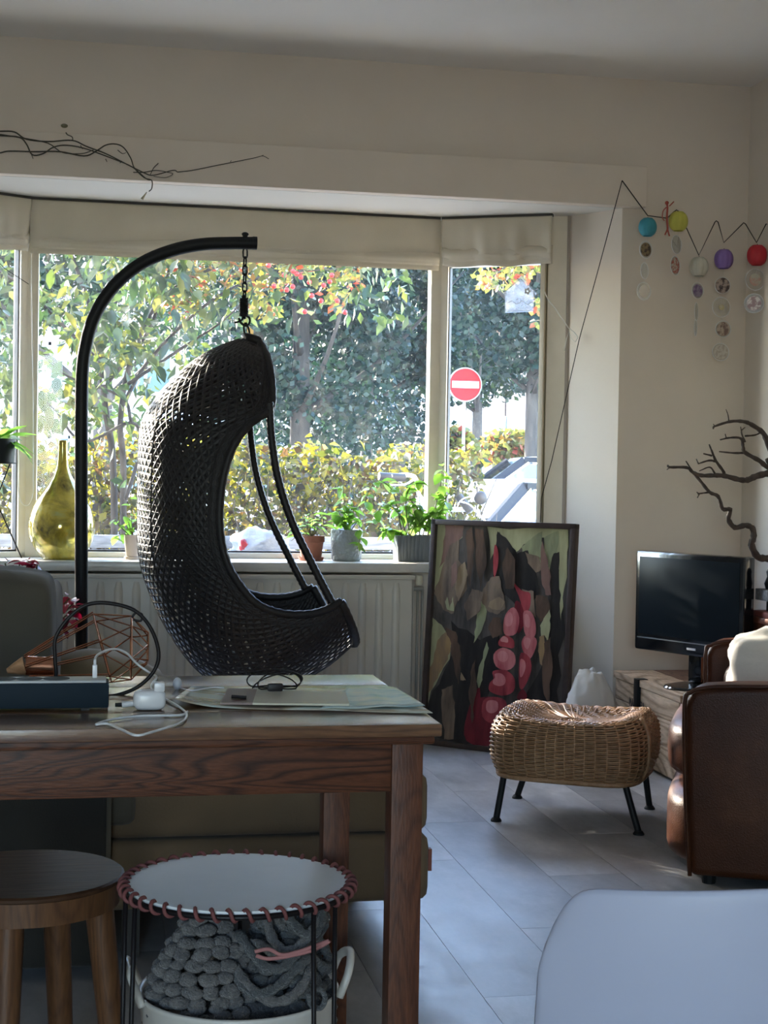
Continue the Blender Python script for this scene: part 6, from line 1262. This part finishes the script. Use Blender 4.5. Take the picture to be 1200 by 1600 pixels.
for fx_ in (x0 + .03, x1 - .04): B().box((fx_, 2.29, TZ), (fx_ + .012, 2.325, TZ + .0045)).obj('foot', m_pole, t)
t = thing('usb_plug', 'small white plug standing in the power strip', 'plug', at(148, 1064, Y=2.31)); p0 = at(148, 1062, Y=2.31); B().box((p0.x - .0035, 2.306, TZ + .045), (p0.x + .0035, 2.313, p0.z + .022)).obj('plug_body', m_wp, t, bevel=.001); B().tube([(p0.x, 2.3095, p0.z + .02), (p0.x, 2.3095, p0.z + .03)], .0022, 6).obj('strain_relief', m_wp, t)
cp_ = [at(x, y, Y=yy) for x, y, yy in ((148, 1036, 2.31), (150, 1026, 2.34), (160, 1019, 2.37), (178, 1014, 2.40), (197, 1020, 2.42), (215, 1038, 2.44), (235, 1052, 2.45))] + [at(x, y, Z=TZ + .003) for x, y in ((245, 1058), (236, 1072), (245, 1085), (262, 1094), (282, 1106), (292, 1118), (280, 1130), (240, 1143), (213, 1149), (190, 1140), (168, 1131), (150, 1132), (175, 1124), (215, 1119), (260, 1118), (285, 1117), (293, 1112))]
tag(B().tube(smooth_path(cp_, 5), .0019, 6).obj('charging_cable', m_wp, smooth=True), 'white charging cable looping over the table edge', 'cable')
a0 = at(234, 1112, Z=TZ); t = thing('charger_adapter', 'rounded white charger adapter lying beside the cable', 'adapter', a0); vs, fs = _ball((0, 0, 0), 1, 24, 14, (1, 1, 1)); out = [a0 + Vector((math.copysign(abs(v.x) ** .5, v.x) * .024, .016 + math.copysign(abs(v.y) ** .5, v.y) * .016, .0155 + math.copysign(abs(v.z) ** .6, v.z) * .015)) for v in vs]
B().add(out, fs).obj('adapter_body', m_wp, t, smooth=True); B().tube([a0 + Vector((-.022, .016, .010)), a0 + Vector((-.040, .016, .008))], .0045, 8).obj('plug_neck', m_wp, t, smooth=True); B().tube([a0 + Vector((-.040, .016, .008)), a0 + Vector((-.050, .016, .008))], .003, 8).obj('pin', m_pole, t); B().box((a0.x + .006, a0.y + .004, a0.z + .028), (a0.x + .022, a0.y + .02, a0.z + .042)).obj('usb_block', m_wp, t, bevel=.003)
e0 = at(277, 1078, Z=TZ); t = thing('earphone', 'single white earphone with its cord lying on the table', 'earphone', e0); B().ball(e0 + Vector((0, 0, .010)), .009, 14, 10, (.8, .8, 1.15)).obj('earbud', m_wp, t, smooth=True); B().tube(smooth_path([e0 + Vector((.002, 0, .004))] + [at(x, y, Z=TZ + .008) for x, y in ((300, 1079), (330, 1074), (350, 1075))], 4), .0013, 5).obj('cord', m_wp, t, smooth=True)
# printed sheets
def printmat(name, stops, sc):
    m, t_, b_, out = _nodes(name); b_.inputs['Roughness'].default_value = .22; tc = N(t_, 'ShaderNodeTexCoord'); mp_ = N(t_, 'ShaderNodeMapping'); mp_.inputs['Scale'].default_value = (1, 2.2, 1); t_.links.new(tc.outputs['Object'], mp_.inputs[0]); n = N(t_, 'ShaderNodeTexNoise', i_Scale=sc, i_Detail=5.0, i_Distortion=.6); t_.links.new(mp_.outputs[0], n.inputs['Vector'])
    r = ramp(t_, stops); t_.links.new(n.outputs[0], r.inputs[0]); t_.links.new(r.outputs[0], b_.inputs['Base Color']); return m
m_pr1 = printmat('landscape_print', [(.30, (.10, .06, .06)), (.44, (.36, .30, .22)), (.55, (.50, .52, .46)), (.70, (.30, .42, .44))], 11); m_pr2 = printmat('sea_print', [(.3, (.20, .32, .36)), (.5, (.42, .50, .50)), (.7, (.60, .58, .48))], 13)
def sheet(name, label, cs, z, m, curl=0.0, wob=.0006):
    C4 = [at(x, y, Z=TZ + .001) for x, y in cs]
    f = lambda u, v: C4[0].lerp(C4[1], u).lerp(C4[3].lerp(C4[2], u), v) + Vector((0, 0, z + curl * max(0, 1 - u * 5) ** 2 * (1 - v) + wob * math.sin(u * 13 + v * 3) + wob))
    return tag(B().grid(f, 26, 8).obj(name, m, smooth=True, solid=.0008), label, 'print')
sheet('art_print', 'large curling landscape print lying on the table', [(272, 1106), (676, 1116), (604, 1073), (300, 1074)], .0010, m_pr1, .012); sheet('art_print', 'smaller blue-green print at the right on top of the large print', [(500, 1113), (664, 1108), (618, 1079), (545, 1077)], .0042, m_pr2, 0, .0009)
P4 = [at(x, y, Z=TZ + .0075) for x, y in ((344, 1101), (546, 1103), (540, 1084), (356, 1078))]; nb2 = thing('notebook', 'thin pale board with dark left end under the black wire', 'board', (P4[0] + P4[2]) / 2)
mid_ = P4[0].lerp(P4[1], .25); midb = P4[3].lerp(P4[2], .25); B().slab([mid_, P4[1], P4[2], midb], (0, 0, .003)).obj('pale_face', mat('pale_card', (.40, .38, .30), .35), nb2); B().slab([P4[0], mid_, midb, P4[3]], (0, 0, .003)).obj('dark_face', mat('dark_card', (.10, .05, .05), .4), nb2)
wp_ = []
for i in range(100):
    a = i / 100 * 2 * PI * 3.4; r_ = 1 - .12 * math.sin(a * .37); wp_.append(at(432 + 38 * r_ * math.cos(a) + 6 * math.sin(a * .3), 1067 - 18 * r_ * math.sin(a + .5 * math.sin(a * .21)) - 1.5 * math.cos(a * .4), Y=2.42 + .02 * math.sin(a * 1.3)))
wp_ = [Vector((p.x, p.y, max(p.z, TZ + .013))) for p in wp_]; wc_ = thing('cable_coil', 'black wire coil lying on the pale board', 'cable', (wp_[0].x - .04, wp_[0].y, TZ + .012)); B().tube(wp_, .0012, 5).obj('wire', m_wire, wc_, smooth=True)
j0 = at(385, 1090, Z=TZ + .013); B().tube([j0, j0 + Vector((-.022, .005, .001))], [.0028, .0028], 8).obj('jack', m_wire, wc_); j1 = at(430, 1072, Z=TZ + .02); B().box((j1.x - .012, j1.y - .006, TZ + .012), (j1.x + .012, j1.y + .006, TZ + .024)).obj('plug', m_wire, wc_, bevel=.003)
# copper wire lamp cage
m_cop = mat('copper_wire', (.55, .26, .16), .25, metal=1.0); m_cap = wood('lamp_cap_wood', (.50, .27, .14), (.38, .19, .09), 'X', 14, .4)
YLp = 2.50; c0 = at(62, 1040, Y=YLp); c1 = at(160, 1013, Y=YLp); c2 = at(205, 1012, Y=YLp); c3 = at(231, 1012, Y=YLp); axl = (c1 - c0).normalized()
t = thing('wire_lamp', 'copper wire cage lamp with wooden cap lying on the table', 'lamp', (c1.x, YLp, TZ))
def ringpts(c, r, n=6, ph=0.0, ax=axl):
    s = ax.cross(Vector((0, 0, 1))).normalized(); u_ = s.cross(ax).normalized(); return [c + s * r * math.cos(2 * PI * k / n + ph) + u_ * r * math.sin(2 * PI * k / n + ph) for k in range(n)]
g0 = ringpts(c0 - axl * .02, .020, 6, .3); g1 = ringpts(c1, .060, 6, .3); g2 = ringpts(c2, .052, 6, .3 + PI / 6, Vector((1, 0, 0))); g3 = ringpts(c3, .026, 6, .3, Vector((1, 0, 0)))
def wr(a, b_): B().tube([a, b_], .0012, 5).obj('cage_wire', m_cop, t)
for k in range(6):
    s = (ringpts(c0, .003, 6, .3 + PI / 2)[k] - c0) * 1.0; wr(g0[k], g1[k]); wr(g0[k] + Vector((0, .003, .003)), g1[k] + Vector((0, .003, .003))); wr(g1[k], g1[(k + 1) % 6]); wr(g1[k], g2[k]); wr(g1[(k + 1) % 6], g2[k]); wr(g2[k], g3[k]); wr(g2[k], g3[(k + 1) % 6]); wr(g3[k], g3[(k + 1) % 6]); wr(g2[k], g2[(k + 1) % 6])
d_ = (at(84, 1042, Y=YLp) - at(40, 1040, Y=YLp)).normalized(); q0 = at(40, 1040, Y=YLp)
B().lathe([(.001, 0), (.0145, 0), (.0155, .002), (.0155, .040), (.0175, .044), (.014, .046), (.013, .006)], q0, 24, axis=d_).obj('copper_socket', m_cop, t, smooth=True, auto=.5); B().lathe([(.004, -.030), (.010, -.016), (.0155, -.001), (.001, -.001)], q0, 24, axis=(d_ + Vector((-.0, 0, .35))).normalized()).obj('wooden_cap', m_cap, t, smooth=True, auto=.6)
B().tube(pxpath([(40, 1068), (84, 1062), (86, 1030), (86, 1000), (100, 974), (124, 951), (150, 942), (185, 945), (215, 957), (237, 984), (248, 1020), (241, 1048), (216, 1073), (184, 1086), (165, 1088)], 2.44, 5), .0032, 7).obj('lamp_cord', m_wire, t, smooth=True)
B().tube(pxpath([(206, 965), (212, 958), (222, 960), (220, 970), (208, 968)], 2.44, 4), .002, 6).obj('cord_knot', m_wire, t, smooth=True)
